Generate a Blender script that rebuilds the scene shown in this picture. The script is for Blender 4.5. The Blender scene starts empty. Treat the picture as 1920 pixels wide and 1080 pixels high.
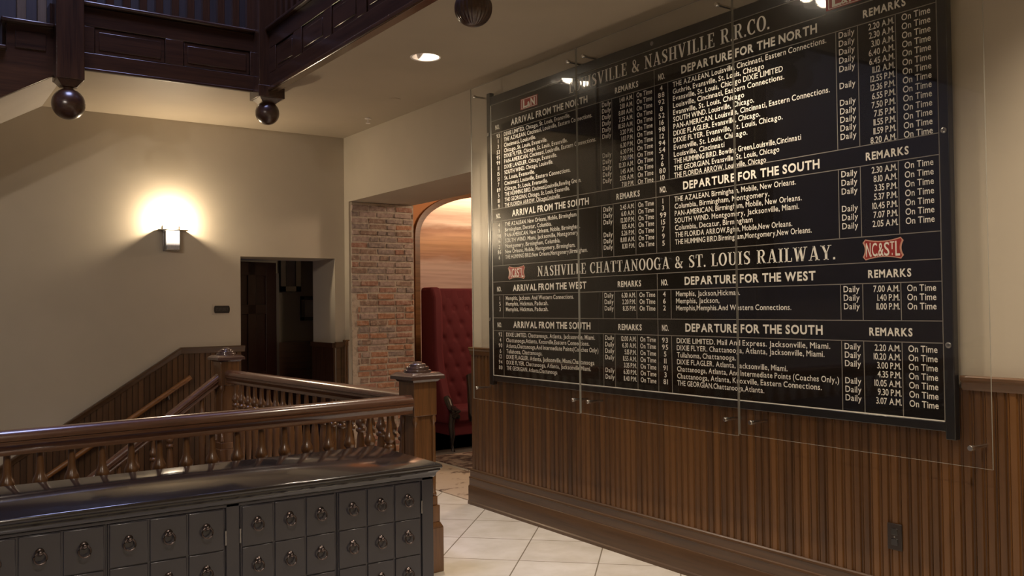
import bpy, bmesh, math, random
from mathutils import Vector, Matrix
random.seed(7)
S = bpy.context.scene
C = S.collection
PI = math.pi

# ------------------------------------------------------------------ camera
cd = bpy.data.cameras.new('camera'); cam = bpy.data.objects.new('camera', cd); C.objects.link(cam)
cd.sensor_width = 36.0; cd.lens = 1664.48 * 36 / 1920; cd.clip_start = 0.05
_yaw, _pit, _rol = 0.610194, 0.0206383, -0.01168225
_f = Vector((math.sin(_yaw)*math.cos(_pit), math.cos(_yaw)*math.cos(_pit), math.sin(_pit)))
_r = Vector((math.cos(_yaw), -math.sin(_yaw), 0)); _u = _r.cross(_f)
_r2 = math.cos(_rol)*_r + math.sin(_rol)*_u; _u2 = -math.sin(_rol)*_r + math.cos(_rol)*_u
M = Matrix.Identity(4)
for i in range(3):
    M[i][0] = _r2[i]; M[i][1] = _u2[i]; M[i][2] = -_f[i]
M[0][3], M[1][3], M[2][3] = 0, 0, 1.6
cam.matrix_world = M
S.camera = cam

# ------------------------------------------------------------------ look, world, large lights
S.view_settings.view_transform = 'Standard'; S.view_settings.look = 'None'
S.view_settings.gamma = 1.0; S.view_settings.use_curve_mapping = False
S.view_settings.exposure = 0.0
W = bpy.data.worlds.new('world'); S.world = W; W.use_nodes = True
W.node_tree.nodes['Background'].inputs[0].default_value = (0.30, 0.40, 0.85, 1)
W.node_tree.nodes['Background'].inputs[1].default_value = 0.6
WARM = (1.0, 0.83, 0.64)

def light(name, kind, loc, power, color, size=0.1, aim=None, spot=None, blend=0.5, sy=None):
    d = bpy.data.lights.new(name, kind); d.energy = power; d.color = color
    if kind == 'AREA':
        d.size = size
        if sy: d.shape = 'RECTANGLE'; d.size_y = sy
    else: d.shadow_soft_size = size
    if kind == 'SPOT': d.spot_size = math.radians(spot); d.spot_blend = blend
    o = bpy.data.objects.new(name, d); C.objects.link(o); o.location = loc
    if aim is not None:
        o.rotation_euler = (Vector(aim) - Vector(loc)).to_track_quat('-Z', 'Y').to_euler()
    return o
P_DOWN, P_SCONCE, P_LOUNGE, P_SKY, P_ROOM = 190, 46, 120, 190, 165
# daylight falling through the skylight over the stair hall
light('skylight_daylight', 'AREA', (1.0, 5.6, 7.05), P_SKY, (0.50, 0.55, 1.0), 1.7, (1.0, 5.6, 0), sy=1.7)

# ------------------------------------------------------------------ materials
def mat(name, color=(0.5,0.5,0.5), rough=0.5, metal=0.0, spec=0.5, coat=0.0, coat_rough=0.05, emit=None, estr=0.0):
    m = bpy.data.materials.new(name); m.use_nodes = True
    b = m.node_tree.nodes['Principled BSDF']
    b.inputs['Base Color'].default_value = (*color, 1); b.inputs['Roughness'].default_value = rough
    b.inputs['Metallic'].default_value = metal; b.inputs['Specular IOR Level'].default_value = spec
    b.inputs['Coat Weight'].default_value = coat; b.inputs['Coat Roughness'].default_value = coat_rough
    if emit:
        b.inputs['Emission Color'].default_value = (*emit, 1); b.inputs['Emission Strength'].default_value = estr
    return m
def nodes(m): return m.node_tree.nodes, m.node_tree.links, m.node_tree.nodes['Principled BSDF']
def ramp(N, L, src, stops):
    r = N.new('ShaderNodeValToRGB')
    e = r.color_ramp.elements
    while len(e) < len(stops): e.new(0.5)
    for k, (p, c) in enumerate(stops): e[k].position = p; e[k].color = (*c, 1)
    L.new(src, r.inputs[0]); return r
def coords(N, L, scale, rot=(0,0,0), loc=(0,0,0), kind='Object'):
    t = N.new('ShaderNodeTexCoord'); mp = N.new('ShaderNodeMapping')
    mp.inputs['Scale'].default_value = scale; mp.inputs['Rotation'].default_value = rot; mp.inputs['Location'].default_value = loc
    L.new(t.outputs[kind], mp.inputs[0]); return mp.outputs[0]
def noise(N, L, vec, scale, detail=4, rough=0.55):
    n = N.new('ShaderNodeTexNoise'); n.inputs['Scale'].default_value = scale
    n.inputs['Detail'].default_value = detail; n.inputs['Roughness'].default_value = rough
    L.new(vec, n.inputs['Vector']); return n.outputs[0]
def bump(N, L, b, h, strength, dist=0.01):
    n = N.new('ShaderNodeBump'); n.inputs['Strength'].default_value = strength; n.inputs['Distance'].default_value = dist
    L.new(h, n.inputs['Height']); L.new(n.outputs[0], b.inputs['Normal'])

def paint(name, c, var=0.06, rough=0.65):
    m = mat(name, c, rough); N, L, b = nodes(m)
    v = coords(N, L, (1,1,1))
    n = noise(N, L, v, 1.3, 3)
    r = ramp(N, L, n, [(0.3, tuple(x*(1-var) for x in c)), (0.7, tuple(x*(1+var) for x in c))])
    L.new(r.outputs[0], b.inputs['Base Color'])
    bump(N, L, b, noise(N, L, v, 180, 2), 0.06, 0.002)
    return m
def wood(name, c1, c2, rough=0.35, axis='z', coat=0.25, sc=1.0):
    m = mat(name, c1, rough, coat=coat, coat_rough=0.16); N, L, b = nodes(m)
    s = {'x': (1.2, 28, 28), 'y': (28, 1.2, 28), 'z': (28, 28, 1.2)}[axis]
    v = coords(N, L, tuple(x*sc for x in s))
    n = noise(N, L, v, 1.0, 5, 0.6)
    n2 = noise(N, L, v, 4.0, 3, 0.6)
    mx = N.new('ShaderNodeMath'); mx.operation = 'MULTIPLY_ADD'; mx.inputs[1].default_value = 0.35
    L.new(n2, mx.inputs[0]); L.new(n, mx.inputs[2])
    r = ramp(N, L, mx.outputs[0], [(0.45, c1), (0.62, tuple((a+b_)/2 for a, b_ in zip(c1, c2))), (0.85, c2)])
    L.new(r.outputs[0], b.inputs['Base Color'])
    bump(N, L, b, n2, 0.05, 0.003)
    return m

M_wall = paint('wall_paint', (0.47, 0.41, 0.32))
M_ceil = paint('ceiling_paint', (0.41, 0.345, 0.255))
M_oak = {a: wood('oak_'+a, (0.075, 0.032, 0.011), (0.165, 0.074, 0.026), 0.30, a, 0.5) for a in 'xyz'}
M_rail = {a: wood('rail_'+a, (0.075, 0.030, 0.014), (0.125, 0.054, 0.027), 0.26, a, 0.9) for a in 'xy'}
M_mah = {a: wood('mahogany_'+a, (0.024, 0.0095, 0.0045), (0.060, 0.025, 0.011), 0.30, a, 0.5) for a in 'xyz'}
M_ballit = wood('lit_mahogany', (0.10, 0.070, 0.045), (0.16, 0.115, 0.075), 0.4, 'z', 0.2)  # mahogany made paler; light on the top balusters is put into the colour
M_cap = wood('newel_cap_wood', (0.05, 0.026, 0.02), (0.08, 0.042, 0.03), 0.22, 'x', 0.9)
def boards(name, axis, c1, c2, w):
    m = mat(name, c1, 0.42, coat=0.15, coat_rough=0.2); N, L, b = nodes(m)
    t = N.new('ShaderNodeTexCoord'); sx = N.new('ShaderNodeSeparateXYZ'); L.new(t.outputs['Object'], sx.inputs[0])
    d = N.new('ShaderNodeMath'); d.operation = 'DIVIDE'; d.inputs[1].default_value = w; L.new(sx.outputs['XYZ'.index(axis)], d.inputs[0])
    f = N.new('ShaderNodeMath'); f.operation = 'FLOOR'; L.new(d.outputs[0], f.inputs[0])
    wn = N.new('ShaderNodeTexWhiteNoise'); wn.noise_dimensions = '1D'; L.new(f.outputs[0], wn.inputs['W'])
    v = coords(N, L, (26, 26, 1.0)); n = noise(N, L, v, 1.6, 5, 0.6)
    a = N.new('ShaderNodeMath'); a.operation = 'MULTIPLY_ADD'; a.inputs[1].default_value = 0.55
    L.new(wn.outputs['Value'], a.inputs[0])
    h = N.new('ShaderNodeMath'); h.operation = 'MULTIPLY'; h.inputs[1].default_value = 0.9; L.new(n, h.inputs[0]); L.new(h.outputs[0], a.inputs[2])
    r = ramp(N, L, a.outputs[0], [(0.30, c1), (0.95, c2)]); L.new(r.outputs[0], b.inputs['Base Color'])
    bump(N, L, b, n, 0.06, 0.003)
    return m
M_wain_y = boards('wainscot_boards', 'Y', (0.052, 0.022, 0.007), (0.150, 0.064, 0.017), 0.05)
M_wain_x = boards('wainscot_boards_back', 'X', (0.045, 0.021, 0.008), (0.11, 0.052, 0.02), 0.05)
M_base = wood('baseboard_wood', (0.050, 0.026, 0.012), (0.095, 0.048, 0.020), 0.38, 'y', 0.3, 0.6)
M_chair_rail = wood('chair_rail_wood', (0.08, 0.038, 0.015), (0.15, 0.07, 0.026), 0.35, 'y', 0.3)
M_crail_x = wood('wainscot_cap_wood', (0.06, 0.033, 0.016), (0.10, 0.052, 0.024), 0.38, 'x', 0.2)
M_cab = mat('cabinet_lacquer', (0.034, 0.032, 0.040), 0.30, coat=0.4, coat_rough=0.12)
M_cabtop = mat('cabinet_top_lacquer', (0.020, 0.016, 0.015), 0.16, coat=0.6, coat_rough=0.08)
M_pull = mat('dark_bronze', (0.15, 0.122, 0.115), 0.28, 1.0)
M_board = mat('board_black', (0.0065, 0.005, 0.004), 0.22, spec=0.18, coat=1.0, coat_rough=0.025)
M_frame = wood('black_frame_wood', (0.006, 0.006, 0.007), (0.013, 0.012, 0.012), 0.32, 'z', 0.3)
M_cream = mat('cream_lettering', (0.90, 0.86, 0.78), 0.5)
M_rule = mat('ruling_paint', (0.24, 0.22, 0.19), 0.5)
M_red = mat('badge_red', (0.33, 0.022, 0.016), 0.45)
M_redlt = mat('badge_border', (0.62, 0.33, 0.24), 0.5)
M_chrome = mat('brushed_steel', (0.62, 0.60, 0.56), 0.24, 1.0)
M_steel_dk = mat('dull_steel', (0.32, 0.31, 0.30), 0.35, 1.0)
M_outlet = mat('brown_bakelite', (0.022, 0.013, 0.009), 0.35)
M_black = mat('black_lacquer', (0.014, 0.011, 0.011), 0.22, coat=0.5)
M_white = mat('white_enamel', (0.78, 0.72, 0.68), 0.4)
M_lamp = mat('lamp_glow', (1, 1, 1), 0.5, emit=(1.0, 0.88, 0.70), estr=40)
M_door = mat('oxblood_door', (0.016, 0.003, 0.002), 0.35)
M_paper = paint('picture_paper', (0.25, 0.24, 0.22), 0.25)
M_orange = paint('orange_wall', (0.55, 0.22, 0.07), 0.1)
M_arch = wood('arch_trim_wood', (0.10, 0.042, 0.012), (0.20, 0.09, 0.03), 0.35, 'x')
M_velvet = mat('red_velvet', (0.085, 0.002, 0.006), 0.85)  # red darkened to hold the shade the settee stands in
_b = M_velvet.node_tree.nodes['Principled BSDF']; _b.inputs['Sheen Weight'].default_value = 0.2
_b.inputs['Sheen Tint'].default_value = (0.8, 0.10, 0.14, 1); _b.inputs['Sheen Roughness'].default_value = 0.4

# clear plates: mirror part by Fresnel, the rest straight through
def make_glass():
    m = bpy.data.materials.new('clear_plate'); m.use_nodes = True
    N, L = m.node_tree.nodes, m.node_tree.links; N.clear()
    o = N.new('ShaderNodeOutputMaterial'); mx = N.new('ShaderNodeMixShader'); lw = N.new('ShaderNodeLayerWeight'); lw.inputs[0].default_value = 0.5
    pw = N.new('ShaderNodeMath'); pw.operation = 'POWER'; pw.inputs[1].default_value = 5.0; L.new(lw.outputs['Facing'], pw.inputs[0])
    fr = N.new('ShaderNodeMath'); fr.operation = 'MULTIPLY_ADD'; fr.inputs[1].default_value = 0.96; fr.inputs[2].default_value = 0.035; L.new(pw.outputs[0], fr.inputs[0])
    tr = N.new('ShaderNodeBsdfTransparent'); tr.inputs[0].default_value = (0.975, 0.975, 0.965, 1)
    g1 = N.new('ShaderNodeBsdfGlossy'); g1.inputs['Roughness'].default_value = 0.012
    g2 = N.new('ShaderNodeBsdfGlossy'); g2.inputs['Roughness'].default_value = 0.26      # rough lobe imitating bloom and dust haze around lamp reflections
    gl = N.new('ShaderNodeMixShader'); gl.inputs[0].default_value = 0.22; L.new(g1.outputs[0], gl.inputs[1]); L.new(g2.outputs[0], gl.inputs[2])
    L.new(fr.outputs[0], mx.inputs[0]); L.new(tr.outputs[0], mx.inputs[1]); L.new(gl.outputs[0], mx.inputs[2]); L.new(mx.outputs[0], o.inputs[0])
    return m
M_glass = make_glass()
M_gedge = mat('plate_edge', (0.34, 0.33, 0.29), 0.25)
def make_crystal():
    m = bpy.data.materials.new('lit_crystal'); m.use_nodes = True
    N, L, b = nodes(m)
    b.inputs['Base Color'].default_value = (0.24, 0.20, 0.19, 1); b.inputs['Roughness'].default_value = 0.10
    b.inputs['Emission Color'].default_value = (1.0, 0.86, 0.70, 1)
    t = N.new('ShaderNodeTexCoord'); s = N.new('ShaderNodeSeparateXYZ'); L.new(t.outputs['Object'], s.inputs[0])
    mr = N.new('ShaderNodeMapRange'); mr.inputs[1].default_value = -0.145; mr.inputs[2].default_value = -0.085
    mr.inputs[3].default_value = 0.06; mr.inputs[4].default_value = 3.0
    L.new(s.outputs[2], mr.inputs[0]); L.new(mr.outputs[0], b.inputs['Emission Strength'])
    return m
M_crystal = make_crystal()

def make_tiles():
    m = mat('cream_tiles', (0.6, 0.55, 0.45), 0.22, coat=0.15); N, L, b = nodes(m)
    t = N.new('ShaderNodeTexCoord'); mp = N.new('ShaderNodeMapping'); mp.vector_type = 'POINT'
    mp.inputs['Rotation'].default_value = (0, 0, -PI/4); mp.inputs['Location'].default_value = (-0.04, 0.042, 0)
    L.new(t.outputs['Object'], mp.inputs[0])
    br = N.new('ShaderNodeTexBrick'); br.offset = 0.0; br.squash = 1.0
    br.inputs['Scale'].default_value = 1.0; br.inputs['Brick Width'].default_value = 0.5; br.inputs['Row Height'].default_value = 0.5
    br.inputs['Mortar Size'].default_value = 0.0045; br.inputs['Mortar Smooth'].default_value = 0.2; br.inputs['Bias'].default_value = 0.0
    br.inputs['Color1'].default_value = (0.70, 0.65, 0.55, 1); br.inputs['Color2'].default_value = (0.76, 0.715, 0.61, 1)
    br.inputs['Mortar'].default_value = (0.26, 0.22, 0.16, 1)
    L.new(mp.outputs[0], br.inputs['Vector'])
    n = noise(N, L, coords(N, L, (1,1,1)), 5, 5)
    r = ramp(N, L, n, [(0.35, (0.86, 0.84, 0.80)), (0.65, (1, 1, 1))])
    mx = N.new('ShaderNodeMix'); mx.data_type = 'RGBA'; mx.blend_type = 'MULTIPLY'; mx.inputs[0].default_value = 1
    L.new(br.outputs[0], mx.inputs[6]); L.new(r.outputs[0], mx.inputs[7]); L.new(mx.outputs[2], b.inputs['Base Color'])
    bump(N, L, b, br.outputs[1], -0.3, 0.003)
    return m
M_tile = make_tiles()
def make_rug(name, base, dark, scale, lo, hi):
    m = mat(name, base, 0.95); N, L, b = nodes(m)
    v = coords(N, L, (1, 1.5, 1)); n = noise(N, L, v, scale, 6, 0.65)
    r = ramp(N, L, n, [(lo, dark), (hi, base), (1.0, tuple(x*1.08 for x in base))]); L.new(r.outputs[0], b.inputs['Base Color'])
    bump(N, L, b, noise(N, L, v, 220, 2), 0.4, 0.004)
    return m
M_mat = make_rug('threshold_mat_weave', (0.42, 0.33, 0.24), (0.10, 0.06, 0.04), 4.5, 0.36, 0.43)
M_rug = make_rug('patterned_rug_weave', (0.34, 0.25, 0.19), (0.09, 0.045, 0.035), 7, 0.44, 0.56)
M_lfloor = paint('lounge_floor_stain', (0.12, 0.105, 0.095), 0.2, 0.4)
def make_mural():
    m = mat('streaked_mural', (0.6, 0.4, 0.3), 0.6); N, L, b = nodes(m)
    v = coords(N, L, (0.5, 1, 2.2)); n = noise(N, L, v, 1.6, 6, 0.6)
    t = N.new('ShaderNodeTexCoord'); s = N.new('ShaderNodeSeparateXYZ'); L.new(t.outputs['Object'], s.inputs[0])
    a = N.new('ShaderNodeMath'); a.operation = 'MULTIPLY_ADD'; a.inputs[1].default_value = 0.30; L.new(n, a.inputs[0]); L.new(s.outputs[2], a.inputs[2])
    mr = N.new('ShaderNodeMapRange'); mr.inputs[1].default_value = 1.8; mr.inputs[2].default_value = 3.3; L.new(a.outputs[0], mr.inputs[0])
    r = ramp(N, L, mr.outputs[0], [(0.0, (0.52, 0.36, 0.31)), (0.22, (0.58, 0.40, 0.34)), (0.36, (0.60, 0.42, 0.34)), (0.42, (0.42, 0.22, 0.13)), (0.50, (0.55, 0.30, 0.15)),
        (0.60, (0.60, 0.34, 0.19)), (0.66, (0.40, 0.21, 0.12)), (0.71, (0.68, 0.50, 0.36)), (0.80, (0.50, 0.34, 0.24)), (0.9, (0.66, 0.48, 0.34))])
    L.new(r.outputs[0], b.inputs['Base Color'])
    n3 = noise(N, L, coords(N, L, (0.6, 1, 14)), 2.0, 3)
    r3 = ramp(N, L, n3, [(0.35, (0.8, 0.78, 0.76)), (0.6, (1, 1, 1))])
    mx = N.new('ShaderNodeMix'); mx.data_type = 'RGBA'; mx.blend_type = 'MULTIPLY'; mx.inputs[0].default_value = 1
    L.new(r.outputs[0], mx.inputs[6]); L.new(r3.outputs[0], mx.inputs[7]); L.new(mx.outputs[2], b.inputs['Base Color'])
    return m
M_mural = make_mural()
def brickmat(name, c):
    m = mat(name, c, 0.9); N, L, b = nodes(m)
    n = noise(N, L, coords(N, L, (1, 1, 1)), 26, 5, 0.65)
    r = ramp(N, L, n, [(0.3, tuple(x*0.62 for x in c)), (0.52, c), (0.72, (0.46, 0.37, 0.30))]); L.new(r.outputs[0], b.inputs['Base Color'])
    bump(N, L, b, n, 0.6, 0.012)
    return m
M_brick = [brickmat('brick_orange', (0.40, 0.20, 0.12)), brickmat('brick_red', (0.34, 0.18, 0.13)), brickmat('brick_brown', (0.28, 0.185, 0.14)),
           brickmat('brick_grey', (0.28, 0.215, 0.19)), brickmat('brick_dusty', (0.37, 0.27, 0.23)), brickmat('mortar', (0.46, 0.38, 0.30))]
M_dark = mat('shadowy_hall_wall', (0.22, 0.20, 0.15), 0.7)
M_upper = wood('upper_hall_panelling', (0.012, 0.007, 0.005), (0.03, 0.015, 0.010), 0.6, 'z', 0.1)
M_soffit = paint('soffit_paint', (0.45, 0.41, 0.36))

# ------------------------------------------------------------------ mesh builder
class MB:
    def __init__(s): s.v = []; s.f = []; s.mi = []
    def add(s, vs, fs, mi=0):
        o = len(s.v); s.v += [tuple(p) for p in vs]; s.f += [tuple(i+o for i in f) for f in fs]; s.mi += [mi]*len(fs); return s
    def box(s, x0, x1, y0, y1, z0, z1, mi=0):
        return s.add([(x0,y0,z0),(x1,y0,z0),(x1,y1,z0),(x0,y1,z0),(x0,y0,z1),(x1,y0,z1),(x1,y1,z1),(x0,y1,z1)],
                     [(0,3,2,1),(4,5,6,7),(0,1,5,4),(1,2,6,5),(2,3,7,6),(3,0,4,7)], mi)
    def obox(s, c, hx, hy, z0, z1, a=0.0, top=1.0, mi=0):      # box turned by a about z; top = scale of the top face
        ca, sa = math.cos(a), math.sin(a); vs = []
        for z, k in ((z0, 1.0), (z1, top)):
            for dx, dy in ((-hx,-hy),(hx,-hy),(hx,hy),(-hx,hy)):
                vs.append((c[0]+(dx*ca-dy*sa)*k, c[1]+(dx*sa+dy*ca)*k, z))
        return s.add(vs, [(0,3,2,1),(4,5,6,7),(0,1,5,4),(1,2,6,5),(2,3,7,6),(3,0,4,7)], mi)
    def sweep(s, prof, a, b, mi=0, up=(0,0,1)):                # closed profile (lateral, up) swept from a to b
        a, b = Vector(a), Vector(b); d = (b-a); h = Vector((d.x, d.y, 0)).normalized()
        lat = Vector((h.y, -h.x, 0)); n = len(prof); vs = []
        for p in (a, b):
            for (l, u) in prof: vs.append(p + lat*l + Vector((0,0,u)))
        fs = [tuple(range(n))[::-1], tuple(range(n, 2*n))] + [(i, (i+1) % n, n+(i+1) % n, n+i) for i in range(n)]
        return s.add(vs, fs, mi)
    def prism(s, pts, axis, t0, t1, mi=0):                     # polygon extruded along an axis; pts in the other two axes
        n = len(pts); vs = []
        for t in (t0, t1):
            for (p, q) in pts: vs.append({'x': (t,p,q), 'y': (p,t,q), 'z': (p,q,t)}[axis])
        return s.add(vs, [tuple(range(n))[::-1], tuple(range(n, 2*n))] + [(i, (i+1) % n, n+(i+1) % n, n+i) for i in range(n)], mi)
    def lathe(s, prof, c=(0,0,0), n=16, axis='z', mi=0):       # prof: (r, h)
        vs = []
        for r, h in prof:
            for k in range(n):
                a = 2*PI*k/n; p = (r*math.cos(a), r*math.sin(a), h)
                if axis == 'x': p = (p[2], p[0], p[1])
                if axis == 'y': p = (p[1], p[2], p[0])
                vs.append((c[0]+p[0], c[1]+p[1], c[2]+p[2]))
        m = len(prof); fs = []
        for i in range(m-1):
            for k in range(n):
                fs.append((i*n+k, i*n+(k+1) % n, (i+1)*n+(k+1) % n, (i+1)*n+k))
        fs.append(tuple(range(n))[::-1]); fs.append(tuple(range((m-1)*n, m*n)))
        return s.add(vs, fs, mi)
    def ball(s, c, r, n=24, mi=0):
        return s.lathe([(max(r*math.sin(PI*k/14), 1e-4), -r*math.cos(PI*k/14)) for k in range(15)], c, n, 'z', mi)
    def tube(s, pts, r, n=8, mi=0):
        pts = [Vector(p) for p in pts]; vs = []; m = len(pts)
        for i, p in enumerate(pts):
            d = (pts[min(i+1, m-1)] - pts[max(i-1, 0)]).normalized()
            q = Vector((0,0,1)) if abs(d.z) < 0.9 else Vector((1,0,0))
            u = d.cross(q).normalized(); w = d.cross(u); rr = r[i] if isinstance(r, (list, tuple)) else r
            for k in range(n): vs.append(p + (u*math.cos(2*PI*k/n) + w*math.sin(2*PI*k/n))*rr)
        fs = [(i*n+k, i*n+(k+1) % n, (i+1)*n+(k+1) % n, (i+1)*n+k) for i in range(m-1) for k in range(n)]
        fs += [tuple(range(n)), tuple(range((m-1)*n, m*n))[::-1]]
        return s.add(vs, fs, mi)
    def build(s, name, mats, parent=None, bevel=0.0, smooth=35, fix=True):
        me = bpy.data.meshes.new(name)
        off = Vector(parent_loc(parent)) if parent else Vector((0,0,0))
        me.from_pydata([Vector(p)-off for p in s.v], [], s.f); 
        for m in (mats if isinstance(mats, (list, tuple)) else [mats]): me.materials.append(m)
        me.polygons.foreach_set('material_index', s.mi)
        if fix:
            bm = bmesh.new(); bm.from_mesh(me); bmesh.ops.recalc_face_normals(bm, faces=bm.faces); bm.to_mesh(me); bm.free()
        if smooth:
            me.polygons.foreach_set('use_smooth', [True]*len(me.polygons)); me.set_sharp_from_angle(angle=math.radians(smooth))
        me.update()
        o = bpy.data.objects.new(name, me); C.objects.link(o)
        if parent: o.parent = parent
        if bevel:
            md = o.modifiers.new('bevel', 'BEVEL'); md.width = bevel; md.segments = 2; md.limit_method = 'ANGLE'; md.angle_limit = math.radians(40)
            md.harden_normals = False
        return o
def parent_loc(p):
    l = Vector((0,0,0))
    while p: l += p.location; p = p.parent
    return l
def thing(name, label, cat, loc=(0,0,0), group=None):
    o = bpy.data.objects.new(name, None); C.objects.link(o); o.location = loc; o.empty_display_size = 0.1
    return tag(o, label, cat, group)
def tag(o, label, cat, group=None):
    o['label'] = label; o['category'] = cat
    if group: o['group'] = group
    return o
def struct(o): o['kind'] = 'structure'; return o
def copy_tree(root, d, label, group=None):
    r = root.copy(); C.objects.link(r); r.location = Vector(root.location) + Vector(d); r['label'] = label
    if group: r['group'] = group
    for ch in list(root.children):
        c = ch.copy(); C.objects.link(c); c.parent = r
        for g in list(ch.children):
            e = g.copy(); C.objects.link(e); e.parent = c
    return r
def copy_child(o, d, parent):
    c = o.copy(); C.objects.link(c); c.parent = parent; c.location = Vector(o.location) + Vector(d)
    for g in list(o.children):
        e = g.copy(); C.objects.link(e); e.parent = c
    return c

# ------------------------------------------------------------------ the room shell
ZC, XW, YB = 3.39, 3.90, 8.64          # ceiling, board wall, back wall
XL, YF = -3.2, -2.6                    # far left wall and the wall behind the viewer
OP0, OP1, OPZ, XT = 6.15, 8.53, 2.71, 4.65   # opening in the board wall
DL, DR, DZ = 2.80, 3.79, 2.12          # doorway in the back wall
f = MB()
f.box(XL, XW, YF, 4.90, -0.3, 0).box(2.60, XW, 4.90, YB, -0.3, 0).box(XW, XT, OP0, OP1, -0.3, 0)
struct(f.build('floor', M_tile))
struct(MB().box(DL, 6.0, YB, 11.2, -0.3, 0).build('floor.001', M_lfloor))
struct(MB().box(XT, 9.6, 4.6, 10.8, -0.3, 0).build('floor.002', M_lfloor))
struct(MB().box(XL, 2.60, 4.90, YB, -3.3, -3.1).build('floor.003', M_lfloor))
# board wall
w = MB(); w.box(XW, XT, YF, OP0, 0, ZC+0.45).box(XW, XT, OP0, OP1, OPZ, ZC+0.45)
struct(w.build('wall_right', M_wall))
w = MB(); w.box(XW, XT, OP1, 9.23, 0, ZC+0.45)
struct(w.build('wall_pier', M_wall))
# back wall
w = MB(); w.box(XL, DL, YB, 9.23, -3.1, ZC+0.45).box(DR, XW, YB, 9.23, 0, ZC+0.45).box(DL, DR, YB, 9.23, DZ, ZC+0.45)
struct(w.build('wall_back', M_wall))
struct(MB().box(XL-0.2, XL, YF, YB+0.5, -3.1, 7.0).build('wall_left', M_wall))
struct(MB().box(XL, XT, YF-0.2, YF, 0, 7.0).build('wall_front', M_wall))
# walls of the well under the floor
w = MB(); w.box(XL, 2.60, 4.80, 4.90, -3.1, -0.3).box(2.60, 2.70, 4.80, YB, -3.1, -0.3)
struct(w.build('wall_stairwell', M_wall))
# hall behind the door
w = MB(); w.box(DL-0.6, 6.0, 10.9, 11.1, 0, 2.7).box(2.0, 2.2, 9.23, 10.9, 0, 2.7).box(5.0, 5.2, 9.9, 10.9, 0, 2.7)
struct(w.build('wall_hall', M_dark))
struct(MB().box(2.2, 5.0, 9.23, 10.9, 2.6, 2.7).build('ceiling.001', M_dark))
# lounge
w = MB(); w.box(9.4, 9.6, 4.6, 10.8, 0, 3.6).box(XT, 9.6, 4.4, 4.6, 0, 3.6)
struct(w.build('wall_lounge', M_wall))
struct(MB().box(XT, 9.6, 4.4, 10.9, 3.6, 3.7).build('ceiling.002', M_ceil))
# upper storey
w = MB(); w.box(XL, XT, YB, 9.23, ZC+0.45, 7.0).box(XW, XT, YF, YB, ZC+0.45, 7.0)
struct(w.build('wall_upper', M_upper))
r = MB(); sx0, sx1, sy0, sy1 = -0.2, 2.2, 4.4, 6.8
r.box(XL, sx0, YF, 9.2, 7.0, 7.2).box(sx1, XT, YF, 9.2, 7.0, 7.2).box(sx0, sx1, YF, sy0, 7.0, 7.2).box(sx0, sx1, sy1, 9.2, 7.0, 7.2)
struct(r.build('ceiling.003', M_ceil))
wf = MB()
for k in range(4): x = sx0 + (sx1-sx0)*k/3; wf.box(x-0.03, x+0.03, sy0, sy1, 7.1, 7.18)
for k in range(4): y = sy0 + (sy1-sy0)*k/3; wf.box(sx0, sx1, y-0.03, y+0.03, 7.1, 7.18)
struct(wf.build('window_1', M_white))

# ceiling slab with real holes for the recessed lamps
LAMPS = [(3.128, 5.521), (3.133, 3.258), (3.133, 0.995), (0.6, 1.6), (-1.6, 1.6), (-1.6, 3.1), (0.6, -0.9)]  # entries past the board-side row are unseen, added as general fill
RH = 0.098
def holed(mb, x0, x1, y0, y1, holes):
    ys = sorted({y0, y1, *[h[1]-0.2 for h in holes], *[h[1]+0.2 for h in holes]})
    for a, b in zip(ys[:-1], ys[1:]):
        hs = sorted(h for h in holes if abs((a+b)/2-h[1]) < 0.01)
        xs = [x0]
        for h in hs: xs += [h[0]-0.2, h[0]+0.2]
        xs.append(x1)
        for k in range(0, len(xs), 2): mb.box(xs[k], xs[k+1], a, b, ZC, ZC+0.44)
        for h in hs:
            n = 48; vs = []; fs = []
            for k in range(n):
                t = 2*PI*k/n; c, s_ = math.cos(t), math.sin(t); q = 0.2/max(abs(c), abs(s_))
                vs += [(h[0]+RH*c, h[1]+RH*s_, ZC), (h[0]+q*c, h[1]+q*s_, ZC), (h[0]+RH*c, h[1]+RH*s_, ZC+0.2)]
            for k in range(n):
                i, j = 3*k, 3*((k+1) % n); fs += [(i, i+1, j+1, j), (i, j, j+2, i+2)]
            mb.add(vs, fs)
    return mb
CX0 = 2.52                              # the stair opening runs from the left wall to here, y 3.90 to 7.10
cl = MB()
holed(cl, CX0+0.04, XW, YF, YB, LAMPS[:3])
holed(cl, XL, CX0+0.04, YF, 3.86, LAMPS[3:])
cl.box(1.05, CX0+0.04, 7.12, YB, ZC, ZC+0.44)
struct(cl.build('ceiling', M_ceil, fix=False, smooth=0))

# wainscot on the board wall: real boards with a bead groove between them
def wain_y(mb, y0, y1, z0, z1, x=XW, t=0.02, step=0.05):
    y = y0
    while y < y1-1e-6:
        e = min(y+step, y1)
        mb.prism([(y, z0), (e, z0), (e, z1), (y, z1)], 'x', x-t*0.6, x)
        mb.prism([(x-t*0.6, y+0.004), (x-t, y+0.008), (x-t, e-0.016), (x-t*0.7, e-0.012), (x-t*0.98, e-0.008), (x-t*0.6, e-0.003)], 'z', z0, z1)
        y = e
    return mb
t1 = MB(); wain_y(t1, YF, OP0, 0.27, 1.215)
struct(t1.build('trim_1', M_wain_y, smooth=0))
t2 = MB(); wain_y(t2, OP1+0.012, YB-0.02, 0.2, 1.215)
struct(t2.build('trim_2', M_wain_y, smooth=0))
cap = [(0, 0), (0.022, 0), (0.026, 0.012), (0.030, 0.035), (0.040, 0.045), (0.042, 0.058), (0.036, 0.064), (0, 0.064)]
def caprail(mb, y0, y1): return mb.sweep([(l, u) for l, u in cap], (XW, y1, 1.208), (XW, y0, 1.208))
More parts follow.
